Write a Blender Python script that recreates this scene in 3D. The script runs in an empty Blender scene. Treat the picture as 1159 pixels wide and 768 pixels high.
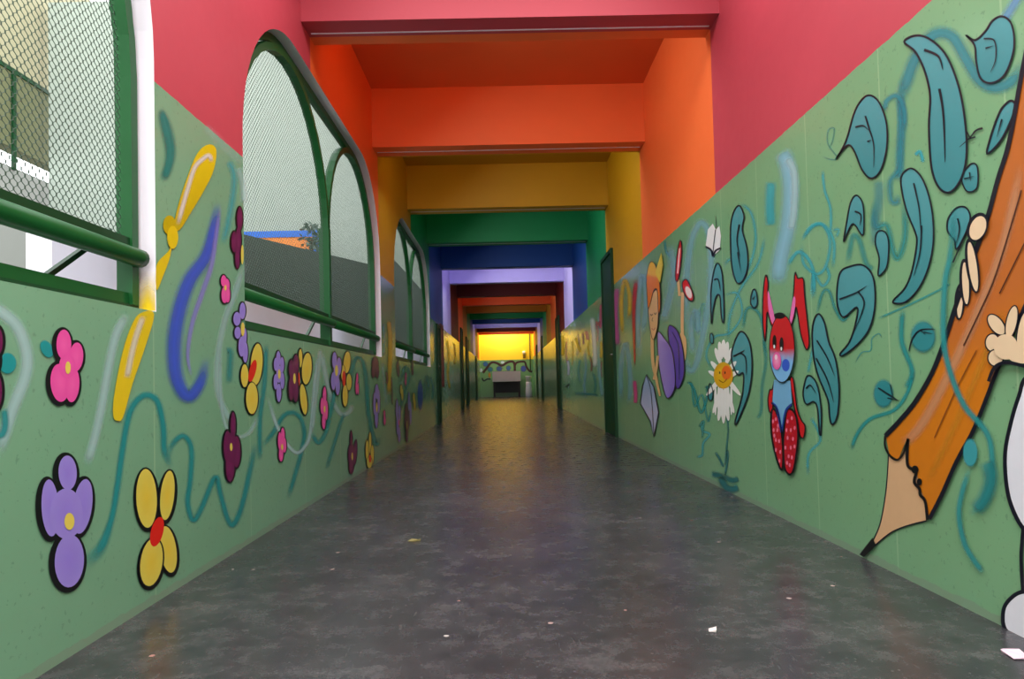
import bpy, bmesh, math, random
from mathutils import Vector
from mathutils.geometry import tessellate_polygon
random.seed(7)
SC = bpy.context.scene
COL = SC.collection
PI = math.pi

# ------------------------------------------------------------------ measures (metres; X right, Y down the corridor, Z up)
XL, XR = -1.172, 1.342            # corridor faces of the two long walls
WL, WR = 1.752, 1.842             # top of the painted wainscot, left and right
EYE = 0.70
YB, YE = -4.5, 33.5               # open near end, far wall
HC, HB = 3.43, 2.885              # ceiling, underside of the beams
BANDS = [4.33, 6.6, 8.93, 11.1, 13.5, 15.6, 18.0, 20.1, 22.3, 24.4, 26.4, 28.5, 30.7, 32.4]
SILL, WTOP, WRAD = 0.965, 2.67, 0.84
WINDOWS = [(-1.15, 2.39), (3.205, 6.745), (7.6, 11.14)]

# ------------------------------------------------------------------ camera
F, CX, CY, SHIFT = 800.0, 579.5, 384.0, 24.0
YAW, PITCH, ROLL = 0.0101, 0.02975, 0.0244
fw = Vector((math.sin(YAW)*math.cos(PITCH), math.cos(YAW)*math.cos(PITCH), math.sin(PITCH)))
rt = fw.cross(Vector((0, 0, 1))).normalized()
up = rt.cross(fw)
rt, up = rt*math.cos(ROLL) - up*math.sin(ROLL), up*math.cos(ROLL) + rt*math.sin(ROLL)
EYEP = Vector((0, 0, EYE))
cam = bpy.data.cameras.new('camera')
cam.sensor_width = 36.0
cam.sensor_fit = 'HORIZONTAL'
cam.lens = F*36.0/1159.0
cam.shift_y = SHIFT/1159.0
cam.clip_end = 200
co = bpy.data.objects.new('camera', cam)
COL.objects.link(co)
from mathutils import Matrix
co.matrix_world = Matrix(((rt.x, up.x, -fw.x, 0), (rt.y, up.y, -fw.y, 0), (rt.z, up.z, -fw.z, EYE), (0, 0, 0, 1)))
SC.camera = co


def survey(px, py):
    """direction of a measured photo point"""
    return rt*((px-CX)/F) + up*((-(py-CY)+SHIFT)/F) + fw


def on_wall(side, px, py, eps=0.0):
    """measured photo point -> point on a wall, eps in front of its plaster"""
    d = survey(px, py)
    if side == 'L':
        t = XL/d.x; p = EYEP + d*t; p.x = XL + eps
    elif side == 'R':
        t = XR/d.x; p = EYEP + d*t; p.x = XR - eps
    else:
        t = YE/d.y; p = EYEP + d*t; p.y = YE - eps
    return p


# ------------------------------------------------------------------ materials
def lin(c):
    c = c/255.0
    return c/12.92 if c <= 0.04045 else ((c+0.055)/1.055)**2.4


def rgb(r, g, b, a=1.0):
    return (lin(r), lin(g), lin(b), a)


class NT:
    def __init__(s, name):
        s.m = bpy.data.materials.new(name); s.m.use_nodes = True
        s.n = s.m.node_tree.nodes; s.l = s.m.node_tree.links
        s.b = s.n['Principled BSDF']; s.out = s.n['Material Output']

    def new(s, t, **k):
        x = s.n.new(t)
        for a, v in k.items(): setattr(x, a, v)
        return x

    def put(s, sock, v):
        if hasattr(v, 'is_linked'): s.l.new(v, sock)
        else: sock.default_value = v

    def math(s, op, a, b=0.0, c=None):
        x = s.new('ShaderNodeMath', operation=op)
        s.put(x.inputs[0], a); s.put(x.inputs[1], b)
        if c is not None: s.put(x.inputs[2], c)
        return x.outputs[0]

    def mix(s, f, a, b, mode='MIX'):
        x = s.new('ShaderNodeMix', data_type='RGBA', blend_type=mode)
        s.put(x.inputs[0], f); s.put(x.inputs[6], a); s.put(x.inputs[7], b)
        return x.outputs[2]

    def noise(s, vec, scale, detail=4.0, rough=0.55):
        x = s.new('ShaderNodeTexNoise')
        x.inputs['Scale'].default_value = scale; x.inputs['Detail'].default_value = detail
        x.inputs['Roughness'].default_value = rough
        if vec is not None: s.l.new(vec, x.inputs['Vector'])
        return x.outputs['Fac']

    def ramp(s, f, stops, interp='LINEAR'):
        x = s.new('ShaderNodeValToRGB'); cr = x.color_ramp; cr.interpolation = interp
        while len(cr.elements) > 1: cr.elements.remove(cr.elements[0])
        cr.elements[0].position = stops[0][0]; cr.elements[0].color = stops[0][1]
        for p, c in stops[1:]:
            e = cr.elements.new(p); e.color = c
        s.l.new(f, x.inputs[0])
        return x.outputs['Color']

    def pos(s):
        g = s.new('ShaderNodeNewGeometry')
        x = s.new('ShaderNodeSeparateXYZ'); s.l.new(g.outputs['Position'], x.inputs[0])
        return g.outputs['Position'], x.outputs[0], x.outputs[1], x.outputs[2]

    def bump(s, h, strength=0.2, dist=0.01):
        x = s.new('ShaderNodeBump'); x.inputs['Strength'].default_value = strength; x.inputs['Distance'].default_value = dist
        s.l.new(h, x.inputs['Height']); s.l.new(x.outputs[0], s.b.inputs['Normal'])


PINK, ORANGE, YELLOW = rgb(190, 66, 80), rgb(246, 116, 54), rgb(208, 156, 2)
GREEN, BLUE, LILAC, RED = rgb(6, 138, 80), rgb(0, 70, 146), rgb(206, 194, 246), rgb(112, 6, 18)
SEQ = [PINK, ORANGE, YELLOW, GREEN, BLUE, LILAC, RED, ORANGE, rgb(190, 120, 0), GREEN, BLUE, LILAC, RED, ORANGE, rgb(255, 224, 50)]


def band_color(t, y):
    f = t.math('MULTIPLY_ADD', y, 1/40.0, 0.125)
    stops = [(0.0, SEQ[0])] + [((b+5.0)/40.0, c) for b, c in zip(BANDS, SEQ[1:])]
    return t.ramp(f, stops, 'CONSTANT')


def wall_material(name, top, green, seam0, seam, rough=0.3):
    t = NT(name)
    P, x, y, z = t.pos()
    n1 = t.noise(P, 1.3, 5); n2 = t.noise(P, 14, 4); n3 = t.noise(P, 60, 3)
    up_c = band_color(t, y)
    up_c = t.mix(t.math('MULTIPLY', t.math('SUBTRACT', n1, 0.35), 0.5), up_c, t.mix(1.0, up_c, (0.78, 0.78, 0.78, 1), 'MULTIPLY'))
    g = t.mix(n1, green, t.mix(1.0, green, (0.78, 0.86, 0.76, 1), 'MULTIPLY'))
    g = t.mix(t.math('MULTIPLY', t.math('GREATER_THAN', n3, 0.66), 0.25), g, rgb(60, 84, 66))
    # faint panel seams
    s = t.math('PINGPONG', t.math('SUBTRACT', y, seam0), seam/2)
    s = t.math('LESS_THAN', s, 0.004)
    g = t.mix(t.math('MULTIPLY', s, 0.4), g, rgb(170, 205, 160))
    # dirty foot of the wall
    foot = t.math('LESS_THAN', t.math('ADD', z, t.math('MULTIPLY', n2, -0.03)), 0.012)
    g = t.mix(t.math('MULTIPLY', foot, 0.75), g, rgb(128, 146, 124))
    foot2 = t.math('MULTIPLY', t.math('SUBTRACT', 1.0, t.math('MINIMUM', t.math('MULTIPLY', z, 5.0), 1.0)), t.math('MULTIPLY', n2, 0.5))
    g = t.mix(foot2, g, rgb(120, 170, 140))
    edge = t.math('GREATER_THAN', t.math('ADD', z, t.math('MULTIPLY', t.math('SUBTRACT', n2, 0.5), 0.012)), top)
    t.put(t.b.inputs['Base Color'], t.mix(edge, g, up_c))
    t.put(t.b.inputs['Roughness'], t.math('ADD', t.math('MULTIPLY', edge, 0.3), t.math('ADD', rough-0.05, t.math('MULTIPLY', n2, 0.1))))
    t.bump(n2, 0.08, 0.01)
    return t.m


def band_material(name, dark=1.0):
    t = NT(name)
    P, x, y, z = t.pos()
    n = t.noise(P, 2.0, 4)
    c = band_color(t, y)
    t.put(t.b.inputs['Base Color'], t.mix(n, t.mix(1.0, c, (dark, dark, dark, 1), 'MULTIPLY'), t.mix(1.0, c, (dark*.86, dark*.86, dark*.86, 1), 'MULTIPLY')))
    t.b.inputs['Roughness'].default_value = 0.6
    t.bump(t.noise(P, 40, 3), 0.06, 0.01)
    return t.m


def plain(name, c, rough=0.5, metal=0.0, var=0.12, scale=9.0, bump=0.0):
    t = NT(name)
    g = t.new('ShaderNodeTexCoord').outputs['Object']
    n = t.noise(g, scale, 4)
    k = 1-var
    t.put(t.b.inputs['Base Color'], t.mix(n, c, (c[0]*k, c[1]*k, c[2]*k, 1)))
    t.b.inputs['Roughness'].default_value = rough; t.b.inputs['Metallic'].default_value = metal
    if 'enamel' in name: t.b.inputs['Specular IOR Level'].default_value = 0.25
    if bump: t.bump(t.noise(g, scale*4, 3), bump, 0.01)
    return t.m


def floor_material():
    t = NT('polished_concrete')
    P, x, y, z = t.pos()
    n1 = t.noise(P, 1.6, 8, 0.75); n2 = t.noise(P, 11.0, 9, 0.78); n3 = t.noise(P, 90.0, 3)
    mp = t.new('ShaderNodeMapping'); mp.inputs['Scale'].default_value = (14, 2.2, 1); t.l.new(P, mp.inputs['Vector'])
    scr = t.noise(mp.outputs[0], 3.0, 8, 0.75)
    base = t.ramp(t.math('ADD', t.math('MULTIPLY', n1, 0.5), t.math('MULTIPLY', n2, 0.5)),
                  [(0.36, rgb(40, 40, 43)), (0.5, rgb(60, 60, 63)), (0.64, rgb(90, 89, 90))])
    base = t.mix(t.math('MULTIPLY', t.math('GREATER_THAN', scr, 0.62), 0.16), base, rgb(140, 138, 134))
    base = t.mix(t.math('MULTIPLY', n3, 0.25), base, rgb(34, 34, 36))
    v = t.new('ShaderNodeTexVoronoi'); v.inputs['Scale'].default_value = 7.5; t.l.new(P, v.inputs['Vector'])
    spots = t.math('LESS_THAN', v.outputs['Distance'], 0.06)
    sc = t.new('ShaderNodeSeparateColor'); t.l.new(v.outputs['Color'], sc.inputs[0])
    keep = t.math('GREATER_THAN', sc.outputs[0], 0.5)
    base = t.mix(t.math('MULTIPLY', t.math('MULTIPLY', spots, keep), 0.75), base, t.mix(sc.outputs[1], rgb(190, 110, 104), rgb(205, 202, 195)))
    v2 = t.new('ShaderNodeTexVoronoi'); v2.inputs['Scale'].default_value = 30; t.l.new(P, v2.inputs['Vector'])
    base = t.mix(t.math('MULTIPLY', t.math('LESS_THAN', v2.outputs['Distance'], 0.1), 0.35), base, rgb(120, 116, 112))
    t.put(t.b.inputs['Base Color'], base)
    t.put(t.b.inputs['Roughness'], t.math('ADD', 0.13, t.math('MULTIPLY', n2, 0.26)))
    t.b.inputs['Specular IOR Level'].default_value = 0.4
    t.bump(t.math('ADD', n2, t.math('MULTIPLY', scr, 0.4)), 0.025, 0.01)
    return t.m


def paint_material():
    t = NT('mural_paint')
    a = t.new('ShaderNodeVertexColor'); a.layer_name = 'paint'
    P, x, y, z = t.pos()
    n = t.noise(P, 22, 4); 
    c = t.mix(t.math('MULTIPLY', n, 0.22), a.outputs['Color'], t.mix(1.0, a.outputs['Color'], (0.55, 0.58, 0.55, 1), 'MULTIPLY'))
    t.put(t.b.inputs['Base Color'], c)
    t.b.inputs['Roughness'].default_value = 0.34
    tr = t.new('ShaderNodeBsdfTransparent'); mx = t.new('ShaderNodeMixShader')
    t.l.new(a.outputs['Alpha'], mx.inputs[0]); t.l.new(tr.outputs[0], mx.inputs[1]); t.l.new(t.b.outputs[0], mx.inputs[2])
    t.l.new(mx.outputs[0], t.out.inputs['Surface'])
    return t.m


def solid_paint_material():
    t = NT('mural_paint_solid')
    a = t.new('ShaderNodeVertexColor'); a.layer_name = 'paint'
    P, x, y, z = t.pos()
    n = t.noise(P, 22, 4)
    c = t.mix(t.math('MULTIPLY', n, 0.22), a.outputs['Color'], t.mix(1.0, a.outputs['Color'], (0.55, 0.58, 0.55, 1), 'MULTIPLY'))
    t.put(t.b.inputs['Base Color'], c)
    t.b.inputs['Roughness'].default_value = 0.34
    return t.m


M_PAINT, M_SOLID = paint_material(), solid_paint_material()
M_WL = wall_material('painted_wall_left', WL, rgb(126, 174, 142), 2.37, 0.88, 0.22)
M_WR = wall_material('painted_wall_right', WR, rgb(128, 176, 134), 2.45, 0.61, 0.22)
M_WE = wall_material('painted_wall_end', 1.745, rgb(112, 165, 110), 0.0, 50.0)
M_BAND = band_material('bay_colours')
M_CEIL = band_material('bay_colours_shaded', 0.8)  # same bay paints, darkened so the ceiling's shade is in the colour
M_FLOOR = floor_material()
M_WHITE = plain('white_plaster', rgb(232, 230, 238), 0.7, var=0.08, scale=5, bump=0.05)
M_GREY = plain('grey_plaster', rgb(150, 152, 156), 0.7)
M_GREEN = plain('green_enamel', rgb(18, 88, 38), 0.42, var=0.3, scale=6)
M_DGREEN = plain('dark_green_enamel', rgb(14, 66, 32), 0.5, var=0.35, scale=5)
M_WIRE = plain('green_wire', rgb(48, 74, 56), 0.5, metal=0.1)
M_STEEL = plain('steel', rgb(150, 150, 145), 0.35, metal=0.9)


# ------------------------------------------------------------------ mesh helpers
def link_mesh(name, verts, faces, mats, parent=None, mi=None, loc=None, smooth=False):
    me = bpy.data.meshes.new(name)
    o = bpy.data.objects.new(name, me)
    if loc is not None:
        loc = Vector(loc); verts = [Vector(v)-loc for v in verts]
    me.from_pydata([tuple(v) for v in verts], [], faces)
    for m in (mats if isinstance(mats, (list, tuple)) else [mats]): me.materials.append(m)
    if mi: me.polygons.foreach_set('material_index', mi)
    if smooth: me.polygons.foreach_set('use_smooth', [True]*len(me.polygons))
    me.update()
    COL.objects.link(o)
    if parent is not None: o.parent = parent
    if loc is not None: o.location = loc
    return o


class MB:
    """collects shapes for one mesh"""
    def __init__(s): s.v, s.f = [], []

    def box(s, a, b):
        (x0, y0, z0), (x1, y1, z1) = a, b
        i = len(s.v)
        s.v += [(x0, y0, z0), (x1, y0, z0), (x1, y1, z0), (x0, y1, z0), (x0, y0, z1), (x1, y0, z1), (x1, y1, z1), (x0, y1, z1)]
        s.f += [(i, i+3, i+2, i+1), (i+4, i+5, i+6, i+7), (i, i+1, i+5, i+4), (i+1, i+2, i+6, i+5), (i+2, i+3, i+7, i+6), (i+3, i, i+4, i+7)]
        return s

    def sweep(s, pts, w, d=None, n=4, closed=False, refv=(1, 0, 0)):
        """tube along pts lying in a plane whose normal is refv: n=4 gives a square bar (w across the plane, d along refv)"""
        d = w if d is None else d
        pts = [Vector(p) for p in pts]; r = Vector(refv); k = len(pts); base = len(s.v)
        for i, p in enumerate(pts):
            a = pts[i-1] if (i > 0 or closed) else p
            b = pts[(i+1) % k] if (i < k-1 or closed) else p
            t = (b-a).normalized()
            side = t.cross(r).normalized()
            m = 1.0
            if 0 < i < k-1 or closed:
                u1, u2 = (p-a).normalized(), (b-p).normalized()
                m = 1/max(0.5, math.cos(u1.angle(u2)/2))
            rr = side.cross(t).normalized()
            for j in range(n):
                th = 2*PI*(j+0.5)/n
                q = math.sqrt(2) if n == 4 else 1.0
                s.v.append(tuple(p + side*(math.cos(th)*w*q*m) + rr*(math.sin(th)*d*q)))
        for i in range(k if closed else k-1):
            a, b = base+i*n, base+((i+1) % k)*n
            for j in range(n):
                s.f.append((a+j, a+(j+1) % n, b+(j+1) % n, b+j))
        if not closed:
            s.f.append(tuple(base+j for j in range(n))[::-1]); s.f.append(tuple(base+(k-1)*n+j for j in range(n)))
        return s

    def lathe(s, prof, c, n=24, sx=1.0, sy=1.0):
        base = len(s.v)
        for (r, z) in prof:
            for j in range(n):
                th = 2*PI*j/n
                s.v.append((c[0]+r*sx*math.cos(th), c[1]+r*sy*math.sin(th), c[2]+z))
        for i in range(len(prof)-1):
            for j in range(n):
                a, b = base+i*n, base+(i+1)*n
                s.f.append((a+j, a+(j+1) % n, b+(j+1) % n, b+j))
        s.f.append(tuple(base+j for j in range(n))[::-1]); s.f.append(tuple(base+(len(prof)-1)*n+j for j in range(n)))
        return s

    def build(s, name, mat, parent=None, loc=None, smooth=False, bevel=0.0):
        o = link_mesh(name, s.v, s.f, mat, parent, loc=loc, smooth=smooth)
        if bevel:
            b = o.modifiers.new('bevel', 'BEVEL'); b.width = bevel; b.segments = 2; b.limit_method = 'ANGLE'
        return o


def tag(o, label=None, cat=None, group=None, kind=None):
    for k, v in (('label', label), ('category', cat), ('group', group), ('kind', kind)):
        if v: o[k] = v
    return o


def empty(name, loc, parent=None):
    o = bpy.data.objects.new(name, None); COL.objects.link(o); o.location = loc; o.empty_display_size = 0.1
    if parent is not None: o.parent = parent
    return o


# ------------------------------------------------------------------ the room shell
def rounded_opening(y0, y1, z0, z1, r, n=14):
    pts = [(y0, z0), (y1, z0)]
    for k in range(n+1):
        a = PI/2*k/n; pts.append((y1-r+r*math.cos(a), z1-r+r*math.sin(a)))
    for k in range(n+1):
        a = PI/2+PI/2*k/n; pts.append((y0+r+r*math.cos(a), z1-r+r*math.sin(a)))
    return pts


def holed_wall(name, x0, x1, ya, yb, za, zb, holes, mats):
    """wall slab between x0 (corridor face) and x1 (outer face) with window openings"""
    outer = [(ya, za), (yb, za), (yb, zb), (ya, zb)]
    loops = [outer]+holes
    flat = [p for L in loops for p in L]
    tris = tessellate_polygon([[Vector((a, b, 0)) for a, b in L] for L in loops])
    v = [(x0, a, b) for a, b in flat]+[(x1, a, b) for a, b in flat]
    n = len(flat); f = []; mi = []
    for t in tris:
        f.append(tuple(t)); mi.append(0)
        f.append(tuple(n+i for i in t[::-1])); mi.append(1)
    i0 = 0
    for L in loops:
        k = len(L)
        for j in range(k):
            a, b = i0+j, i0+(j+1) % k
            f.append((a, b, n+b, n+a)); mi.append(1)
        i0 += k
    o = link_mesh(name, v, f, mats, mi=mi)
    bm = bmesh.new(); bm.from_mesh(o.data); bmesh.ops.recalc_face_normals(bm, faces=bm.faces); bm.to_mesh(o.data); bm.free()
    return tag(o, kind='structure')


holes = [rounded_opening(a, b, SILL, WTOP, WRAD) for a, b in WINDOWS]
wall_left = holed_wall('wall_left', XL, XL-0.115, YB, YE, 0, HC, holes, [M_WL, M_WHITE])
wall_right = holed_wall('wall_right', XR, XR+0.16, YB, YE, 0, HC, [], [M_WR, M_WHITE])
wall_back = tag(MB().box((XL-0.16, YE, 0), (XR+0.16, YE+0.16, HC)).build('wall_back', M_WE), kind='structure')
floor = tag(MB().box((XL-0.16, YB, -0.2), (XR+0.16, YE+0.16, 0)).build('floor', M_FLOOR), kind='structure')
ceiling = tag(MB().box((XL-0.16, YB, HC), (XR+0.16, YE+0.16, HC+0.15)).build('ceiling', M_CEIL), kind='structure')
NAMES = ['pink', 'orange', 'yellow', 'green', 'blue', 'lilac', 'dark red', 'orange', 'ochre', 'green', 'blue', 'lilac', 'dark red', 'orange', 'yellow']
for i, b in enumerate(BANDS):
    o = MB().box((XL, b-0.15, HB), (XR, b+0.15, HC)).build('ceiling_beam', M_BAND)
    tag(o, 'ceiling beam painted %s in front and %s behind%s' % (NAMES[i], NAMES[i+1], ', far down the corridor' if i > 6 else ''), kind='structure')
    if i < 8:
        j = MB().box((XL+0.02, b-0.006, HB-0.003), (XR-0.02, b+0.006, HB+0.002)).build('joint_strip', M_WHITE, o)
# the beam behind the photographer closes that bay
o = tag(MB().box((XL, 1.9, HB+0.0), (XR, 2.2, HC)).build('ceiling_beam', M_BAND), 'pink ceiling beam over the first window', kind='structure')


# ------------------------------------------------------------------ arched windows with expanded metal
def arch_line(y0, y1, z0, ztop, n=20):
    r = (y1-y0)/2; yc = (y0+y1)/2
    pts = [(y0, z0)]
    for k in range(n+1):
        a = PI-PI*k/n; pts.append((yc+r*math.cos(a), ztop-r+r*math.sin(a)))
    return pts+[(y1, z0)]


def make_window(name, y0, y1, src=None):
    root = empty(name, (XL-0.085, y0, SILL)); tag(root, kind='structure')
    if src is not None:
        for ch in src.children:
            c = ch.copy(); c.parent = root; COL.objects.link(c)
            for g in ch.children:
                d = g.copy(); d.parent = c; COL.objects.link(d)
        return root
    W, H = y1-y0, WTOP-SILL
    q = lambda a, b, x=0.0: (x, a, b)
    e = 0.028
    op = rounded_opening(e, W-e, e, H-e, WRAD-e, 16)
    MB().sweep([q(a, b) for a, b in op], 0.022, 0.024, closed=True).build('outer_frame', M_GREEN, root)
    zr = 0.185
    for k in range(2):
        a0, a1 = (e+0.012, W/2) if k == 0 else (W/2, W-e-0.012)
        MB().sweep([q(a, b, 0.012) for a, b in arch_line(a0, a1, 0.02, H-e-0.03)], 0.02, 0.026).build('arch_frame', M_GREEN, root)
        MB().box((-0.02, a0+0.01, zr), (0.03, a1-0.01, zr+0.055)).build('rail_bar', M_DGREEN, root)
        tb = MB().sweep([q(a0+0.0, zr-0.01, 0.05), q(a1-0.02, zr-0.01, 0.05), q(a1+0.01, zr-0.01, 0.05)], 0.03, 0.03, n=14).build('bottom_tube', M_GREEN, root, smooth=True)
        MB().sweep([q(a1-0.02, zr+0.08, -0.035), q(a1-0.42, 0.02, -0.035)], 0.008).build('brace', M_DGREEN, root)
    MB().box((-0.028, 0.0, 0.0), (0.028, W, 0.022)).build('sill_bar', M_DGREEN, root)
    MB().box((-0.03, W/2-0.025, 0.02), (0.042, W/2+0.025, H-0.86)).build('mullion', M_GREEN, root)
    # expanded metal: zigzag strands
    mb = MB(); cw = 0.029; wv = 0.0014
    inside_r = WRAD-e

    def inside(y, z):
        if not (e < y < W-e and zr < z < H-e): return False
        if z > H-WRAD:
            if y < WRAD: return (y-WRAD)**2+(z-(H-WRAD))**2 < inside_r**2
            if y > W-WRAD: return (y-(W-WRAD))**2+(z-(H-WRAD))**2 < inside_r**2
        return True
    dz = 0.0076
    ns = int(W/(cw/2)); nz = int((H-zr)/dz)
    for s in range(ns):
        ybase = (s+0.5)*cw/2
        prev = None
        sgn = 1 if s % 2 == 0 else -1
        for i in range(nz+1):
            # long bonds where neighbouring strands meet, slanted strands between them
            y = ybase+sgn*(-1, -1, 1, 1)[i % 4]*(cw/4-wv*0.6)
            z = zr+i*dz
            if inside(y, z):
                j = len(mb.v)
                mb.v += [(-0.0008, y-wv, z), (0.0008, y-wv, z), (0.0008, y+wv, z), (-0.0008, y+wv, z)]
                if prev is not None:
                    for k in range(4):
                        mb.f.append((prev+k, prev+(k+1) % 4, j+(k+1) % 4, j+k))
                prev = j
            else:
                prev = None
    mb.build('wire_mesh', M_WIRE, root)
    return root


w1 = make_window('window_1', *WINDOWS[0])
make_window('window_2', *WINDOWS[1], src=w1)
make_window('window_3', *WINDOWS[2], src=w1)

# ------------------------------------------------------------------ doors (dark green, flush in their casings)
def make_door(n, side, y0, y1, h):
    s = 1 if side == 'L' else -1
    x = XL if side == 'L' else XR
    root = tag(empty('door_%d' % n, (x, (y0+y1)/2, 0)), kind='structure')
    w = (y1-y0)/2
    def bx(a, b, name, m, par, bev=0.0):
        lo = (min(a[0]*s, b[0]*s), min(a[1], b[1]), a[2]); hi = (max(a[0]*s, b[0]*s), max(a[1], b[1]), b[2])
        return MB().box(lo, hi).build(name, m, par, bevel=bev)
    leaf = bx((0.001, -w+0.05, 0.012), (0.018, w-0.05, h-0.05), 'door_leaf', M_DGREEN, root)
    for a, b in ((-w, -w+0.05), (w-0.05, w)):
        bx((0.001, a, 0.0), (0.035, b, h-0.05), 'door_casing', M_DGREEN, root)
    bx((0.001, -w, h-0.05), (0.035, w, h), 'door_casing', M_DGREEN, root)
    hd = MB()
    hd.sweep([(s*0.018, -w+0.11, 1.0), (s*0.05, -w+0.11, 1.0)], 0.012, n=12, refv=(0, 0, 1)).build('door_handle', M_STEEL, leaf, smooth=True)
    bx((0.018, -w+0.085, 0.94), (0.022, -w+0.135, 1.06), 'lock_plate', M_STEEL, leaf)
    return root


make_door(1, 'R', 8.5, 9.4, 2.29)
make_door(2, 'R', 17.0, 18.05, 2.28)
make_door(3, 'R', 24.95, 25.75, 2.3)
make_door(4, 'L', 12.12, 12.62, 1.73)
make_door(5, 'L', 18.7, 19.5, 2.17)
make_door(6, 'L', 21.3, 22.4, 2.1)
make_door(7, 'L', 28.0, 28.8, 1.75)
make_door(8, 'R', 29.0, 29.8, 2.2)

# red board by the low green door
rb = tag(empty('wall_board', (XL, 13.0, 0.66)), 'tall narrow red board fixed to left wall just past the low green door', 'board')
MB().box((0.001, -0.22, 0.0), (0.02, 0.22, 1.06)).build('board_panel', plain('red_board', rgb(150, 20, 26), 0.4), rb)
fr = MB()
for a, b in (((0.001, -0.25, -0.03), (0.035, 0.25, 0.0)), ((0.001, -0.25, 1.06), (0.035, 0.25, 1.12)), ((0.001, -0.25, 0), (0.035, -0.22, 1.06)), ((0.001, 0.22, 0), (0.035, 0.25, 1.06))):
    fr.box(a, b)
fr.build('board_frame', plain('dark_red_frame', rgb(92, 10, 18), 0.4), rb)

# ------------------------------------------------------------------ far end: trough, wrapped drum, lamp, pipe
tr = tag(empty('washing_trough', (0.06, 32.95, 0)), 'pale tiled washing trough on dark legs against the far end wall', 'trough')
tx = 0.65
M_TILE = plain('pale_tile', rgb(205, 203, 200), 0.25, var=0.2, scale=3)
b = MB()
b.box((-tx, -0.4, 0.72), (tx, -0.33, 1.19)).box((-tx, 0.4, 0.72), (tx, 0.47, 1.19)).box((-tx, -0.33, 0.72), (-tx+0.07, 0.4, 1.19)).box((tx-0.07, -0.33, 0.72), (tx, 0.4, 1.19)).box((-tx+0.07, -0.33, 0.72), (tx-0.07, 0.4, 0.8))
b.build('basin', M_TILE, tr)
M_DARK = plain('dark_stand', rgb(30, 30, 28), 0.5)
for sx in (-1, 1):
    for yy in (-0.36, 0.3):
        xx = sx*(tx-0.07)
        MB().box((xx-0.04, yy, 0), (xx+0.04, yy+0.1, 0.72)).build('leg', M_DARK, tr)
MB().box((-tx+0.1, 0.1, 0.2), (tx-0.1, 0.13, 0.71)).build('shade_panel', M_DARK, tr)  # dark sheet standing in for the shade under the basin
for sx in (-0.2, 0.0, 0.2):
    tp = MB().sweep([(sx, 0.44, 1.19), (sx, 0.44, 1.29), (sx, 0.30, 1.29), (sx, 0.28, 1.24)], 0.012, n=8).build('tap', M_STEEL, tr)

dm = tag(empty('wrapped_drum', (1.06, 32.3, 0)), 'tall shiny white plastic wrapped container on floor right of the trough', 'container')
M_DRUM = plain('white_plastic', rgb(240, 240, 246), 0.18, var=0.15, scale=12, bump=0.5)
MB().lathe([(0.13, 0), (0.15, 0.02), (0.155, 0.25), (0.14, 0.42), (0.125, 0.5), (0.13, 0.6), (0.12, 0.68)], (0, 0, 0), 20).build('body', M_DRUM, dm, smooth=True)
MB().lathe([(0.12, 0.68), (0.10, 0.72), (0.13, 0.8), (0.15, 0.93), (0.14, 0.95)], (0, 0, 0), 20).build('neck', plain('clear_wrap', rgb(190, 200, 190), 0.15, var=0.3), dm, smooth=True)

lp = tag(empty('wall_lamp', (0.92, YE, 1.8)), 'small round globe lamp on the yellow end wall', 'lamp')
MB().box((-0.06, -0.05, 0.0), (0.06, 0.0, 0.2)).build('lamp_base', plain('olive_base', rgb(120, 105, 30), 0.5), lp, bevel=0.01)
prof = [(0.085*math.sin(PI*k/10)+0.002, 0.27-0.085*math.cos(PI*k/10)) for k in range(11)]
MB().lathe(prof, (0, -0.06, 0), 20).build('lamp_globe', plain('opal_glass', rgb(245, 240, 225), 0.2), lp, smooth=True)
pp = MB().sweep([(1.2, YE-0.03, 1.2), (1.2, YE-0.03, HC)], 0.022, n=10).build('wall_pipe', plain('dark_pipe', rgb(70, 66, 20), 0.4), loc=(1.2, YE-0.03, 1.2), smooth=True)
tag(pp, 'thin dark vertical pipe running up the yellow end wall', 'pipe')

# ------------------------------------------------------------------ small litter on the floor
def scrap(name, px, py, pts, c, label, cat):
    d = survey(px, py); t = -EYE/d.z; p = EYEP+d*t
    n = len(pts)
    v = [(a, b, 0.003+0.004*((i*7) % 3)) for i, (a, b) in enumerate(pts)]+[(a*.9, b*.9, 0.001) for a, b in pts]
    f = [tuple(range(n)), tuple(range(2*n-1, n-1, -1))]+[(i, n+i, n+(i+1) % n, (i+1) % n) for i in range(n)]
    o = link_mesh(name, v, f, plain(name, c, 0.7)); o.location = (p.x, p.y, 0.0)
    tag(o, label, cat)


scrap('paper_scrap', 1147, 741, [(-0.02, -0.03), (0.015, -0.035), (0.022, 0.01), (0.0, 0.035), (-0.018, 0.02)], rgb(235, 205, 220), 'pale pink paper scrap on floor below the white painted shoe', 'paper')
scrap('dry_leaf', 469, 612, [(-0.03, -0.01), (0.0, -0.02), (0.03, 0.0), (0.02, 0.02), (-0.015, 0.018)], rgb(150, 140, 84), 'small dry yellowish leaf lying on the dark floor left of centre', 'leaf')
scrap('paper_scrap', 806, 714, [(-0.012, -0.01), (0.008, -0.014), (0.014, 0.006), (-0.006, 0.014)], rgb(225, 215, 210), 'tiny white paper scrap in middle of floor, lower right', 'paper')

# ------------------------------------------------------------------ mural
OFF = {'n': 0}


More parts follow.
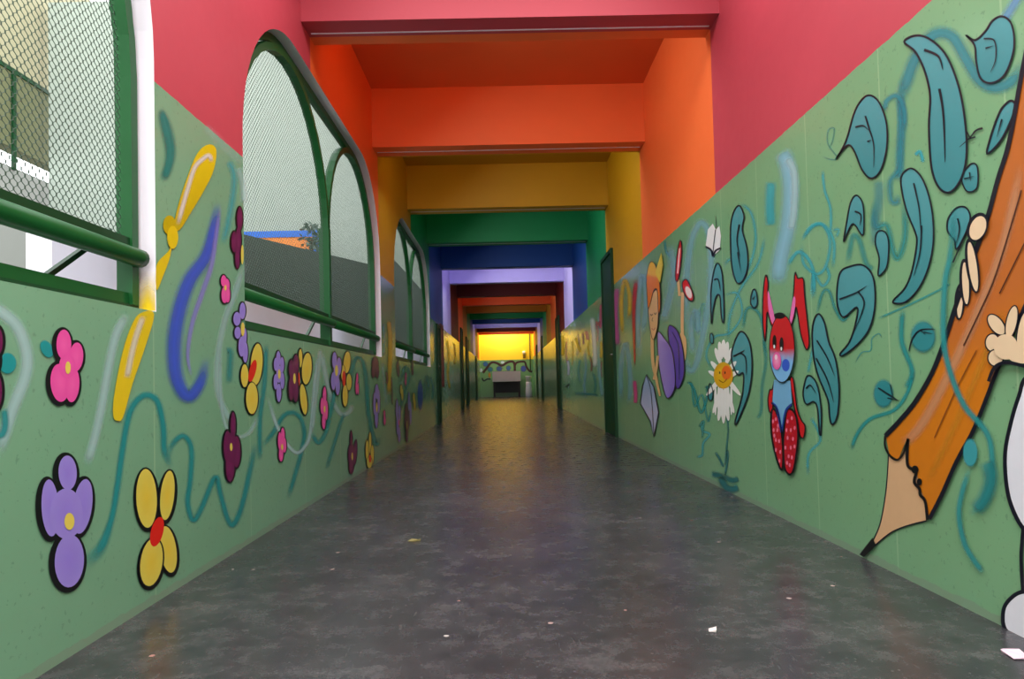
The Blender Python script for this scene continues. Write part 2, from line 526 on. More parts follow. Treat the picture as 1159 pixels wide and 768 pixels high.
def crs(pts, n=6, closed=False):
    """Catmull-Rom through control points (tuples of any length)"""
    k = len(pts)
    if k < 3: 
        return list(pts)
    out = []
    for i in range(k if closed else k-1):
        p0 = pts[(i-1) % k] if closed or i > 0 else pts[i]
        p1 = pts[i]; p2 = pts[(i+1) % k]
        p3 = pts[(i+2) % k] if closed or i+2 < k else p2
        for s in range(n):
            t = s/n
            out.append(tuple(0.5*((2*b)+(-a+c)*t+(2*a-5*b+4*c-d)*t*t+(-a+3*b-3*c+d)*t**3) for a, b, c, d in zip(p0, p1, p2, p3)))
    if not closed: out.append(tuple(pts[-1]))
    return out


class Layer:
    """flat paint of one part: vertices in photo-survey coordinates, colour and opacity per vertex"""
    def __init__(s): s.p, s.c, s.f, s.e, s.soft = [], [], [], [], False

    def _add(s, pts, cols, faces, e):
        i = len(s.p); s.p += pts; s.c += cols; s.e += [e]*len(pts)
        s.f += [tuple(i+a for a in q) for q in faces]

    def poly(s, pts, c, e=0, smooth=True):
        if smooth: pts = crs(pts, 5, True)
        tris = tessellate_polygon([[Vector((a, b, 0)) for a, b in pts]])
        cols = [c(a, b) if callable(c) else c for a, b in pts]
        s._add(list(pts), cols, tris, e); return s

    def ell(s, cx, cy, rx, ry, c, ang=0.0, e=0, c2=None, soft=0.0, n=28, colfn=None):
        """ellipse; c2 = colour at its heart; soft = fraction of the rim that fades out; ang in degrees, clockwise"""
        a = math.radians(ang); pts, cols, faces = [(cx, cy)], [], []
        heart = c2 or c
        rings = [0.3, 0.6, 0.85, 1.0]
        if soft: rings = [0.3, 1-soft, 1-soft*0.5, 1.0]; s.soft = True
        cols.append(colfn(cx, cy) if colfn else heart)
        for k, r in enumerate(rings):
            for j in range(n):
                th = 2*PI*j/n; u, v = rx*r*math.cos(th), ry*r*math.sin(th)
                x, y = cx+u*math.cos(a)-v*math.sin(a), cy+u*math.sin(a)+v*math.cos(a)
                pts.append((x, y))
                m = min(1.0, r*1.1)
                col = colfn(x, y) if colfn else tuple(h*(1-m)+q*m for h, q in zip(heart, c))
                if soft:
                    al = 1.0 if r <= 1-soft+1e-6 else (0.5 if r < 0.999 else 0.0)
                    col = (col[0], col[1], col[2], col[3]*al)
                cols.append(col)
        for j in range(n): faces.append((0, 1+j, 1+(j+1) % n))
        for k in range(len(rings)-1):
            for j in range(n):
                a0, b0 = 1+k*n, 1+(k+1)*n
                faces.append((a0+j, b0+j, b0+(j+1) % n, a0+(j+1) % n))
        s._add(pts, cols, faces, e); return s

    def stroke(s, pts, w, c, e=0, soft=True, closed=False, taper=(1.0, 1.0), n=6):
        """brush stroke; pts (x, y) or (x, y, width factor)"""
        P = [(p[0], p[1], p[2] if len(p) > 2 else 1.0) for p in pts]
        P = crs(P, n, closed) if len(P) > 2 else P
        k = len(P); prof = ([(-1, 0), (-.72, .28), (-.4, .78), (0, 1), (.4, .78), (.72, .28), (1, 0)] if soft else [(-1, 1), (1, 1)])
        if soft: s.soft = True
        vs, cs, fs = [], [], []; m = len(prof)
        for i, (x, y, wf) in enumerate(P):
            a = P[i-1] if (i > 0 or closed) else P[i]; b = P[(i+1) % k] if (i < k-1 or closed) else P[i]
            dx, dy = b[0]-a[0], b[1]-a[1]; L = math.hypot(dx, dy) or 1
            nx, ny = -dy/L, dx/L
            t = i/max(1, k-1)
            ww = w*wf*0.5*(taper[0]*(1-t)**3+taper[1]*t**3+(1-(1-t)**3-t**3))
            if soft: ww *= 1.35
            fade = 1.0
            if soft and not closed:
                u_ = min(1.0, min(t, 1-t)/0.13); fade = u_*u_*(3-2*u_)
            for u, al in prof:
                vs.append((x+nx*u*ww, y+ny*u*ww)); cs.append((c[0], c[1], c[2], c[3]*al*fade))
        for i in range(k if closed else k-1):
            for j in range(m-1):
                a0, b0 = i*m, ((i+1) % k)*m
                fs.append((a0+j, a0+j+1, b0+j+1, b0+j))
        s._add(vs, cs, fs, e); return s

    def rim(s, pts, w, c, e=0, smooth=True):
        return s.stroke(pts, w, c, e, soft=False, closed=True, n=5 if smooth else 1)


def lay(side, name, layer, base, parent=None, label=None, loc=None):
    """turn a Layer into paint lying on a wall, 1..6 mm proud"""
    OFF['n'] += 1
    jig = (OFF['n'] % 60)*1.2e-5
    V = [on_wall(side, a, b, 0.0012+base+jig+0.00016*e) for (a, b), e in zip(layer.p, layer.e)]
    o = link_mesh(name, V, layer.f, M_PAINT if layer.soft else M_SOLID, parent, loc=None if loc is None else loc)
    if loc is not None and parent is not None: o.location = (0, 0, 0)
    at = o.data.color_attributes.new('paint', 'FLOAT_COLOR', 'POINT')
    at.data.foreach_set('color', [x for c in layer.c for x in c])
    if label: o['label'] = label
    return o


def motif(side, name, label, cat, parts, base=0.0012, group=None):
    """a painted figure: one object per part. parts: [(part name, Layer)]"""
    pts = [q for _, L in parts for q in L.p]
    low = max(pts, key=lambda q: q[1])
    loc = on_wall(side, sum(q[0] for q in pts)/len(pts), low[1], 0.0)
    if len(parts) == 1:
        o = lay(side, name, parts[0][1], base, loc=loc)
        return tag(o, label, cat, group, 'thing')
    root = empty(name, loc)
    for i, (pn, L) in enumerate(parts):
        lay(side, pn, L, base+0.0012*i, root, loc=loc)
    return tag(root, label, cat, group, 'thing')


def swirl(side, parent, strokes, base=0.0, name='painted_swirl'):
    for pts, w, c in strokes:
        L = Layer().stroke(pts, w, c)
        loc = on_wall(side, pts[0][0], pts[0][1], 0.0)
        o = lay(side, name, L, base)
        o.parent = parent


def zoom(x0, y0, s):
    return lambda *p: ([(x0+a/s, y0+b/s) for a, b in p])


BLACK = rgb(12, 12, 16)
INK = rgb(16, 18, 34)
C_PINK, C_LILAC, C_YEL, C_PURP = rgb(236, 80, 168), rgb(158, 140, 226), rgb(228, 212, 86), rgb(104, 18, 76)
C_RED, C_CENT = rgb(226, 30, 14), rgb(232, 214, 92)
HEART = {C_PINK: rgb(244, 96, 176), C_LILAC: rgb(150, 128, 224), C_YEL: rgb(232, 204, 60), C_PURP: rgb(122, 24, 92)}


def TEAL(a=0.75): return rgb(28, 152, 154, a)
def CYAN(a=0.7): return rgb(60, 184, 196, a)
def PALE(a=0.55): return rgb(186, 222, 224, a)
def SKYB(a=0.6): return rgb(150, 208, 232, a)


def flower(side, z, petals, col, centre, label, ow=14, shade=(0, 0), seq=False, ccol=None, base=0.0012, group=None):
    """petals/centre in zoom units: (cx, cy, rx, ry[, angle])"""
    x0, y0, s = z
    q = lambda p: (x0+p[0]/s, y0+p[1]/s, p[2]/s, p[3]/s)
    O, Pt, Ce = Layer(), Layer(), Layer()
    for i, p in enumerate(petals):
        a, b, c, d = q(p); an = p[4] if len(p) > 4 else 0
        e = i if seq else 0
        O.ell(a+shade[0]/s, b+shade[1]/s, c+ow/s, d+ow/s, BLACK, an, e=0.2*i)
        if seq: Pt.ell(a, b, c+ow*0.55/s, d+ow*0.55/s, BLACK, an, e=2*e)
        Pt.ell(a, b, c, d, col, an, e=(2*e+1 if seq else 0.4*i), c2=HEART.get(col))
    parts = [('outline', O), ('petals', Pt)]
    if centre:
        a, b, c, d = q(centre)
        Ce.ell(a, b, c, d, ccol or C_CENT, centre[4] if len(centre) > 4 else 0)
        parts.append(('flower_centre', Ce))
    return motif(side, 'painted_flower', label, 'painted flower', parts, base, group)


# ---- left wall: flowers
ZA, ZB, ZC, ZD, ZE, ZF = (0, 330, 4.27), (0, 490, 3.84), (110, 280, 3.84), (240, 370, 4.04), (350, 370, 4.514), (160, 90, 3.84)
FG = 'flowers painted on the left wall'
flower('L', ZA, [(302, 255, 36, 72), (362, 315, 34, 70, 4), (283, 440, 46, 92, -4), (343, 450, 34, 84, 4), (318, 360, 40, 60)], C_PINK, (320, 367, 13, 30), 'pink black-edged flower with yellow dot, under the nearest window', 17, (-4, 4), group=FG)
flower('L', ZA, [(-22, 240, 28, 70), (-30, 480, 32, 95), (-60, 330, 50, 90), (-80, 450, 40, 90)], C_PURP, None, 'dark purple flower cut off at the left edge of the photo', 17, group=FG)
flower('L', ZB, [(288, 172, 40, 75, -2), (212, 325, 38, 124, -3), (352, 318, 42, 120, 8), (295, 555, 64, 115, 3), (282, 350, 72, 110)], C_LILAC, (294, 383, 22, 37), 'big lilac flower with yellow centre, lowest left on the wall', 19, (-5, 5), group=FG)
flower('L', ZB, [(632, 283, 45, 128, -2), (722, 270, 30, 108, 6), (725, 505, 36, 102, -8), (652, 560, 48, 105, 8)], C_YEL, (676, 428, 27, 66, 14), 'big yellow four-petal flower with red centre, near the floor', 13, (2, 6), True, C_RED, group=FG)
flower('L', ZF, [(424, 605, 12, 52), (400, 705, 13, 45), (418, 700, 12, 60), (414, 770, 10, 50)], C_PURP, (434, 760, 6, 42), 'dark purple flower at upper left edge of the second window', 6, group=FG)
flower('L', ZC, [(546, 145, 12, 25), (560, 165, 12, 30), (550, 205, 14, 36), (563, 205, 11, 34)], C_PINK, (552, 175, 5, 12), 'small pink flower left of the second window, above the sill', 6, group=FG)
flower('L', ZC, [(628, 275, 13, 36), (604, 310, 16, 30), (607, 370, 14, 26), (624, 430, 14, 44), (640, 455, 11, 45), (636, 385, 10, 36)], C_LILAC, (628, 355, 8, 30), 'blue lilac daisy touching the lower corner of the second window', 6, group=FG)
flower('L', ZD, [(200, 170, 27, 95, 4), (145, 222, 17, 52), (178, 325, 27, 72)], C_YEL, (180, 200, 15, 52, 14), 'tall yellow flower with red centre below the second window corner', 7, seq=True, ccol=C_RED, group=FG)
flower('L', ZD, [(300, 145, 10, 36), (317, 172, 9, 36), (288, 170, 9, 30), (287, 250, 9, 35), (318, 245, 9, 38), (302, 300, 11, 42), (302, 215, 12, 40)], C_LILAC, (303, 215, 6, 22), 'slim lilac daisy under the second window, left of the maroon flower', 6, group=FG)
flower('L', ZD, [(401, 142, 8, 42), (430, 190, 22, 72, 4), (415, 330, 15, 70, -6)], C_YEL, (392, 240, 6, 36), 'yellow flower half hidden behind a maroon flower', 7, seq=True, ccol=C_RED, group=FG)
flower('L', ZD, [(357, 190, 12, 42), (378, 170, 13, 45), (356, 280, 12, 55), (377, 290, 12, 52), (368, 230, 16, 60)], C_PURP, (370, 235, 6, 24), 'maroon flower overlapping a yellow one under the second window', 6, base=0.0045, group=FG)
flower('L', ZD, [(512, 312, 8, 40), (500, 360, 7, 38), (520, 380, 7, 45), (508, 430, 8, 36), (510, 370, 8, 60)], C_PINK, (511, 375, 4, 16), 'slim pink flower left of the lilac and yellow pair', 6, group=FG)
flower('L', ZD, [(320, 495, 9, 36), (306, 520, 8, 40), (328, 540, 8, 34), (312, 580, 10, 34), (317, 535, 12, 40)], C_PINK, (316, 548, 5, 14), 'small pink flower inside the white curve below the maroon flower', 6, group=FG)
flower('L', ZD, [(92, 450, 12, 62), (66, 545, 18, 72), (108, 570, 18, 72), (78, 640, 20, 66), (86, 550, 22, 70)], C_PURP, (82, 548, 6, 18), 'lone dark purple flower midway down the wall with yellow dot', 8, group=FG)
flower('L', ZE, [(190, 180, 17, 55, 4), (200, 280, 13, 42), (170, 235, 10, 40), (180, 350, 13, 55)], C_YEL, (174, 262, 9, 40), 'yellow flower with red centre beside a lilac flower', 6, seq=True, ccol=C_RED, group=FG)
flower('L', ZE, [(124, 170, 12, 42), (147, 200, 12, 45), (118, 275, 12, 46), (140, 300, 11, 46), (133, 235, 14, 50)], C_LILAC, (133, 222, 8, 28), 'lilac flower overlapping a yellow flower near the window mullion', 6, base=0.0045, group=FG)
flower('L', ZE, [(243, 260, 5, 26), (239, 305, 5, 40), (247, 315, 4, 30)], C_PINK, None, 'thin pink flower right of the yellow and lilac pair', 4, group=FG)
flower('L', ZE, [(335, 185, 15, 32), (326, 225, 8, 34), (345, 225, 8, 36)], C_PURP, None, 'maroon flower beneath the far jamb of the second window', 4, group=FG)
flower('L', ZE, [(343, 330, 9, 38), (331, 390, 6, 58), (353, 380, 6, 60), (341, 460, 8, 54)], C_LILAC, (342, 410, 4, 26), 'tall lilac flower beneath the pier between second and third windows', 4, group=FG)
flower('L', ZE, [(382, 445, 4, 20), (383, 475, 5, 26)], C_PINK, None, 'tiny pink flower right of the tall lilac flower', 4, group=FG)
flower('L', ZE, [(212, 570, 5, 40), (205, 650, 8, 48), (232, 640, 8, 64, 4), (212, 710, 11, 38), (216, 650, 12, 50)], C_PURP, (216, 660, 4, 20), 'dark purple flower close to the floor beside a yellow one', 5, group=FG)
flower('L', ZE, [(309, 590, 6, 55), (294, 630, 8, 52), (320, 650, 8, 48), (305, 690, 13, 30)], C_YEL, (308, 672, 7, 20), 'yellow flower rising from the floor line with red centre', 5, seq=True, ccol=C_RED, group=FG)
flower('L', ZE, [(447, 420, 6, 52), (460, 440, 5, 40), (450, 500, 6, 50), (458, 550, 6, 38)], C_LILAC, (456, 486, 3, 14), 'lilac flower low on the wall left of a dark flower', 4, ccol=C_PINK, group=FG)
flower('L', ZE, [(508, 380, 5, 50), (516, 440, 5, 60)], C_LILAC, None, 'faint lilac flower behind the dark flower under the third window', 3, group=FG)
flower('L', ZE, [(494, 430, 5, 40), (490, 480, 4, 40), (502, 480, 4, 50), (496, 550, 5, 38)], C_PURP, (496, 500, 2.5, 22), 'narrow dark maroon flower near the floor under the third window', 4, base=0.0045, group=FG)
flower('L', ZE, [(468, 318, 5, 22), (474, 345, 5, 30)], C_YEL, None, 'small yellow flower under the near end of third window', 4, group=FG)
flower('L', ZE, [(533, 362, 5, 26), (537, 395, 5, 30)], C_YEL, None, 'small yellow flower left of the blue patch', 4, group=FG)
flower('L', ZE, [(452, 205, 5, 30), (455, 232, 4, 18)], C_PURP, None, 'maroon flower under the near corner of third window', 4, group=FG)
flower('L', ZE, [(526, 200, 4, 32), (527, 228, 4, 16)], C_PURP, None, 'maroon flower under the mullion of third window', 3, group=FG)
flower('L', ZE, [(492, 252, 4, 20), (491, 280, 4, 18)], C_PINK, None, 'little pink flower between two maroon ones under third window', 3, group=FG)

# yellow ribbon (three painted lengths) and spray curves
q = zoom(*ZF)
YE1, YE2 = rgb(226, 200, 20), rgb(196, 172, 10)
Lr = Layer().poly(q((290, 282), (322, 305), (312, 390), (270, 480), (210, 580), (165, 650), (140, 645), (150, 570), (190, 440), (240, 320)), lambda x, y: tuple(a+(b-a)*min(1, max(0, (y-180)/80)) for a, b in zip(YE1, YE2)))
Lr.ell(160+118/3.84, 90+632/3.84, 28/3.84, 42/3.84, YE2, e=1)
Lr.ell(160+132/3.84, 90+685/3.84, 24/3.84, 50/3.84, YE1, e=2)
Lh = Layer().stroke(q((302, 362), (290, 330), (262, 345), (226, 385), (195, 480), (172, 560), (152, 636)), 5.2, rgb(226, 222, 212, 0.95))
q = zoom(*ZC)
Lr.poly(q((262, 60), (300, 22), (318, 0), (310, 50), (280, 130), (254, 185), (251, 100)), YE1)
Ll = Layer().poly(q((182, 286), (243, 288), (205, 430), (150, 590), (108, 735), (85, 752), (66, 735), (68, 650), (102, 470), (142, 345)), YE1, smooth=True)
Lh2 = Layer().stroke(q((196, 294), (165, 380), (142, 470), (122, 570)), 7.0, rgb(224, 220, 196, 0.9))
motif('L', 'painted_ribbon', 'yellow painted ribbon with white highlight between first two windows', 'painted ribbon', [('ribbon_band', Lr), ('highlight', Lh)], 0.0018)
motif('L', 'painted_ribbon', 'yellow painted ribbon end below the first window jamb', 'painted ribbon', [('ribbon_band', Ll), ('highlight', Lh2)], 0.0018)
# the ribbon's yellow spray on the white reveal of the first opening
bl = Layer().stroke([(246, 226), (241, 258), (232, 290), (214, 316), (202, 350), (196, 390), (199, 428), (212, 448), (226, 432), (233, 402)], 20, rgb(64, 92, 214, 0.92), taper=(0.45, 0.5))
bl2 = Layer().stroke([(248, 232), (243, 268), (238, 300), (228, 330), (216, 366), (211, 402), (216, 428)], 8, rgb(150, 140, 226, 0.7), taper=(0.4, 0.3))
motif('L', 'painted_brush_curve', 'broad blue and violet sprayed curve on the pier between windows', 'painted curve', [('blue_spray', bl), ('violet_spray', bl2)], 0.0022)
bb = Layer().ell(350+566/4.514, 370+350/4.514, 17/4.514, 92/4.514, rgb(40, 76, 190, 0.9), soft=0.4)
motif('L', 'painted_patch', 'soft blue sprayed patch at far end under third window', 'painted patch', [('blue_spray', bb)], 0.0022)

zA, zB, zC, zD, zE, zF = zoom(*ZA), zoom(*ZB), zoom(*ZC), zoom(*ZD), zoom(*ZE), zoom(*ZF)
swirl('L', wall_left, [
    (zA((-60, 60), (0, 95), (75, 160), (118, 260), (128, 350), (108, 440), (60, 560), (18, 690), (-20, 800)), 15, PALE(.7)),
    ([(144, 353), (131, 378), (123, 412), (114, 462), (106, 497), (97, 528)], 11, PALE(.65)),
    ([(90, 642, 2.2), (112, 622, 1.6), (125, 589), (131.5, 555), (137, 516), (143, 480), (150, 459), (163, 447), (177, 453), (184, 480), (186, 512), (195, 530)], 8, TEAL(.85)),
    ([(190, 529), (193, 506), (206, 493), (216, 506), (215, 542), (212, 568), (218, 588), (227, 576), (243, 540), (249, 558), (257, 586), (264, 593), (274, 570), (286, 516), (289, 500)], 7, TEAL(.8)),
    ([(294, 522), (294, 474), (299, 434), (301, 388)], 6, TEAL(.7)),
    ([(296, 506), (309, 489), (322, 469), (336.5, 469), (344, 486), (341.5, 508), (332, 543), (325, 566)], 6, TEAL(.7)),
    ([(181, 122, .5), (186, 138, 1.0), (191, 158, 1.1), (192.5, 174, 1), (190, 188, .9), (184, 206, .8)], 12, rgb(24, 132, 124, .95)),
    (zF((375, 350), (402, 420), (388, 560), (352, 720)), 8, CYAN(.5)),
    (zF((270, 200), (330, 260), (400, 330), (440, 360)), 10, PALE(.18)),
    (zF((420, 380), (438, 450), (444, 540)), 8, PALE(.45)),
    (zC((640, 60), (600, 190), (552, 320), (522, 480), (522, 620), (560, 720), (600, 780)), 8, PALE(.5)),
    ([(249, 390), (249, 444), (255, 481), (267, 494), (282, 489), (292, 469)], 5, PALE(.5)),
    ([(361, 392), (356, 432), (351, 489), (344, 506), (335, 512), (324, 501), (312, 479), (302, 446)], 4.5, PALE(.75)),
    (zE((62, 130), (72, 190), (92, 290), (125, 390), (165, 445), (205, 430), (218, 390)), 6, PALE(.6)),
    (zE((205, 300), (222, 200), (245, 155), (275, 185), (292, 290), (298, 420), (325, 550), (345, 598), (362, 550)), 6, TEAL(.7)),
    (zE((10, 540), (45, 590), (82, 540), (112, 420), (132, 300)), 6, TEAL(.7)),
    (zE((85, 730), (150, 520), (175, 440)), 5, TEAL(.55)),
    (zE((55, 110), (50, 180), (35, 330), (10, 560)), 5, PALE(.55)),
    (zE((372, 180), (385, 300), (395, 400)), 4, PALE(.4)),
    (zE((460, 300), (490, 200), (510, 250), (480, 360), (465, 420)), 4, TEAL(.6)),
    (zE((585, 380), (600, 250), (612, 330)), 5, TEAL(.5)),
    (zD((75, 260), (82, 120), (65, 110)), 8, TEAL(.6)),
    (zA((305, 25), (306, 70)), 5, TEAL(.8)),
    (zA((-40, 690), (5, 690), (22, 640), (15, 560)), 9, TEAL(.8)),
])
swirl('L', wall_left, [
    (zE((400, -40), (410, 60), (408, 200), (404, 350)), 5.5, rgb(216, 184, 20, .9)),
    (zE((388, 225), (395, 265), (390, 290)), 2.4, rgb(110, 20, 50, .9)),
    (zE((415, 250), (419, 320), (420, 400)), 2.0, rgb(110, 20, 50, .8)),
    (zE((372, -20), (378, 60), (375, 150)), 4, CYAN(.5)),
], base=0.0064)
sw = Layer().ell(*zA((32, 345))[0], 46/4.27, 54/4.27, TEAL(.95), soft=.15)
sw.soft = True
o = lay('L', 'painted_swirl', sw, 0.0005); o.parent = wall_left
sw = Layer().ell(*zA((222, 276))[0], 30/4.27, 48/4.27, TEAL(.95), -28, soft=.15)
o = lay('L', 'painted_swirl', sw, 0.0005); o.parent = wall_left

# ---- right wall
RA, RB, RC, RD, RE, RF, RG, RH = (690, 240, 2.957), (780, 220, 3.84), (780, 380, 4.04), (930, 80, 3.84), (900, 240, 3.84), (1010, 0, 3.49), (1000, 200, 3.2), (960, 420, 2.402)
rA, rB, rC, rD, rE, rF, rG, rH = [zoom(*k) for k in (RA, RB, RC, RD, RE, RF, RG, RH)]
C_LEAF, C_LEAF2 = rgb(58, 138, 144), rgb(82, 158, 164)
LG = 'leaves painted on the right wall'


def leaf(pts, veins, label, w=1.9, vw=1.6, base=0.0016, col=None):
    ys = [p[1] for p in pts]; lo, hi = min(ys), max(ys)
    c0 = col or C_LEAF
    cf = lambda x, y: tuple(a*(1-(y-lo)/(hi-lo))+b*((y-lo)/(hi-lo)) for a, b in zip(C_LEAF2, c0))
    parts = [('leaf_blade', Layer().poly(pts, cf)), ('outline', Layer().rim(pts, w, INK))]
    if veins:
        V = Layer()
        for v in veins: V.stroke(v, vw, INK, soft=False, taper=(1.2, 0.2))
        parts.append(('vein', V))
    return motif('R', 'painted_leaf', label, 'painted leaf', parts, base, LG)


leaf(rF((52, 165), (95, 140), (150, 152), (215, 212), (262, 320), (290, 450), (300, 600), (280, 700), (235, 758), (190, 740), (160, 660), (150, 500), (155, 380), (135, 285), (97, 205)),
     [rF((132, 196), (188, 222), (206, 275)), rF((192, 350), (208, 450), (215, 640))], 'largest long teal leaf, upper right on the wall', 2.4, 2.6)
leaf(rF((296, 138), (332, 158), (375, 120), (400, 82), (440, 64), (478, 98), (486, 190), (452, 290), (400, 327), (355, 310), (337, 245), (330, 178)),
     [rF((368, 152), (410, 160), (416, 230), (395, 285)), rF((375, 190), (408, 180))], 'round teal leaf with short stalk in the top right corner', 2.2)
leaf(rF((440, 425), (474, 397), (492, 420), (470, 485), (430, 560), (380, 606), (394, 540), (418, 470)), [rF((440, 470), (420, 540))], 'small dark teal leaf squeezed beside the pencil edge', 2.4)
leaf(rF((320, 645), (342, 662), (340, 740), (302, 756), (280, 715), (286, 680)), [rF((290, 706), (330, 695)), rF((312, 680), (316, 715))], 'tiny square teal leaf at the foot of the largest leaf', 1.7)
leaf(rD((66, 384), (110, 305), (150, 172), (200, 108), (250, 130), (285, 220), (288, 330), (262, 430), (220, 467), (180, 430), (148, 352), (122, 322), (92, 348)),
     [rD((196, 196), (212, 250), (232, 320), (232, 420)), rD((152, 245), (185, 238), (210, 258)), rD((204, 308), (222, 300))], 'drop-shaped teal leaf with curly tail below the pink band', 1.9)
leaf([(1022, 198), (1034, 190.5), (1047, 205), (1056, 236), (1058, 270), (1053, 300), (1042, 325), (1027, 341), (1014, 343), (1013, 339), (1026, 325), (1034, 304), (1039, 275), (1037, 262), (1028, 240), (1022, 215)],
     [[(1036, 207), (1042, 235), (1044, 262)], [(1045, 255), (1043, 285), (1036, 312)]], 'long curved teal leaf below the largest leaf', 1.9)
leaf(rD((100, 742), (114, 650), (130, 572), (155, 540), (184, 580), (188, 690), (178, 712), (142, 664), (116, 704)), [rD((150, 610), (176, 625), (172, 672))], 'small hooked teal leaf under the drop-shaped leaf', 1.6)
leaf(rE((362, 86), (395, 85), (411, 130), (405, 230), (376, 272), (365, 268), (370, 200), (353, 132)), [], 'slim teal leaf between the hooked and long curved leaves', 1.6)
leaf(rE((186, 340), (200, 262), (240, 236), (300, 230), (344, 282), (352, 400), (330, 500), (280, 570), (216, 620), (200, 614), (242, 560), (270, 470), (272, 412), (216, 455), (190, 412)),
     [rE((198, 378), (270, 350), (318, 320)), rE((280, 345), (306, 400), (262, 520))], 'broad split teal leaf right of the rabbit ears', 1.9)
leaf([(921, 368), (927, 355), (934, 364), (939, 386), (947, 407), (951, 440), (949, 470), (943, 480), (940, 471), (938, 452), (926, 422), (921, 395)],
     [[(926, 385), (938, 405), (946, 425)], [(925, 405), (938, 430), (945, 455)]], 'long narrow teal leaf standing right of the rabbit', 1.9)
leaf(rC((528, 235), (548, 180), (588, 218), (608, 330), (607, 442), (600, 440), (592, 335), (574, 300), (542, 312), (527, 282)), [rC((540, 240), (560, 225), (585, 262))], 'small hooked teal leaf by the rabbit arm', 1.7)
leaf(rB((184, 130), (198, 72), (222, 48), (242, 95), (234, 150), (254, 230), (258, 310), (238, 372), (210, 382), (190, 320), (183, 220)), [rB((222, 130), (212, 200), (225, 270)), rB((215, 250), (228, 330))], 'tall slim teal leaf right of the small white book', 1.6)
leaf(rB((100, 560), (97, 430), (110, 335), (128, 298), (147, 350), (155, 520), (150, 556), (142, 520), (137, 445), (122, 440), (107, 500)), [rB((112, 370), (130, 370), (140, 420))], 'arched teal leaf under the small white book', 1.5, col=rgb(70, 146, 146))
leaf(rB((270, 468), (280, 416), (294, 420), (300, 470), (286, 492)), [rB((280, 455), (292, 440))], 'tiny teal leaf left of the rabbit ears', 1.5)
leaf([(829, 398), (835, 380), (841, 375), (848, 384), (851.5, 400), (852, 420), (849, 442), (843, 460), (834.5, 479), (833, 476), (839, 455), (842, 440), (842, 422), (836, 424), (830, 412)],
     [[(831, 403), (839, 399), (844, 396)], [(839, 399), (845, 405), (846, 424)]], 'teal leaf curling down beside the white daisy', 1.7)
leaf(rA((338, 410), (345, 405), (350, 425), (346, 440), (338, 430)), [], 'tiny teal leaf above the daisy on its left', 1.0)
leaf(rA((332, 600), (338, 572), (348, 600), (344, 628), (334, 625)), [], 'tiny teal leaf left of the daisy centre', 1.2)
leaf(rG((240, 150), (270, 112), (305, 112), (320, 150), (300, 210), (270, 262), (262, 230), (237, 195)), [rG((275, 150), (282, 190), (270, 240)), rG((258, 310), (285, 250), (305, 200))], 'teal leaf just left of the upper painted fingers', 1.9)

# teal buds with dark lashes
for (x, y, rx, ry, st, lab) in (
        (*rE((560, 540))[0], 60/3.84, 75/3.84, [rE((500, 604), (515, 550), (550, 512), (614, 508)), rE((550, 512), (572, 532)), rE((565, 520), (600, 528))], 'round teal bud with black lashes left of the pencil'),
        (*rH((98, 60))[0], 30/2.402, 42/2.402, [rH((85, 45), (112, 62), (140, 80)), rH((118, 36), (124, 68)), rH((110, 72), (142, 80))], 'teal bud with black lashes above the pencil shoulder')):
    V = Layer()
    for s_ in st: V.stroke(s_, 2.2, INK, soft=False, taper=(.6, .3))
    motif('R', 'painted_bud', lab, 'painted bud', [('bud', Layer().ell(x, y, rx, ry, rgb(48, 140, 146, .95), soft=.25)), ('lash', V)], 0.0014)

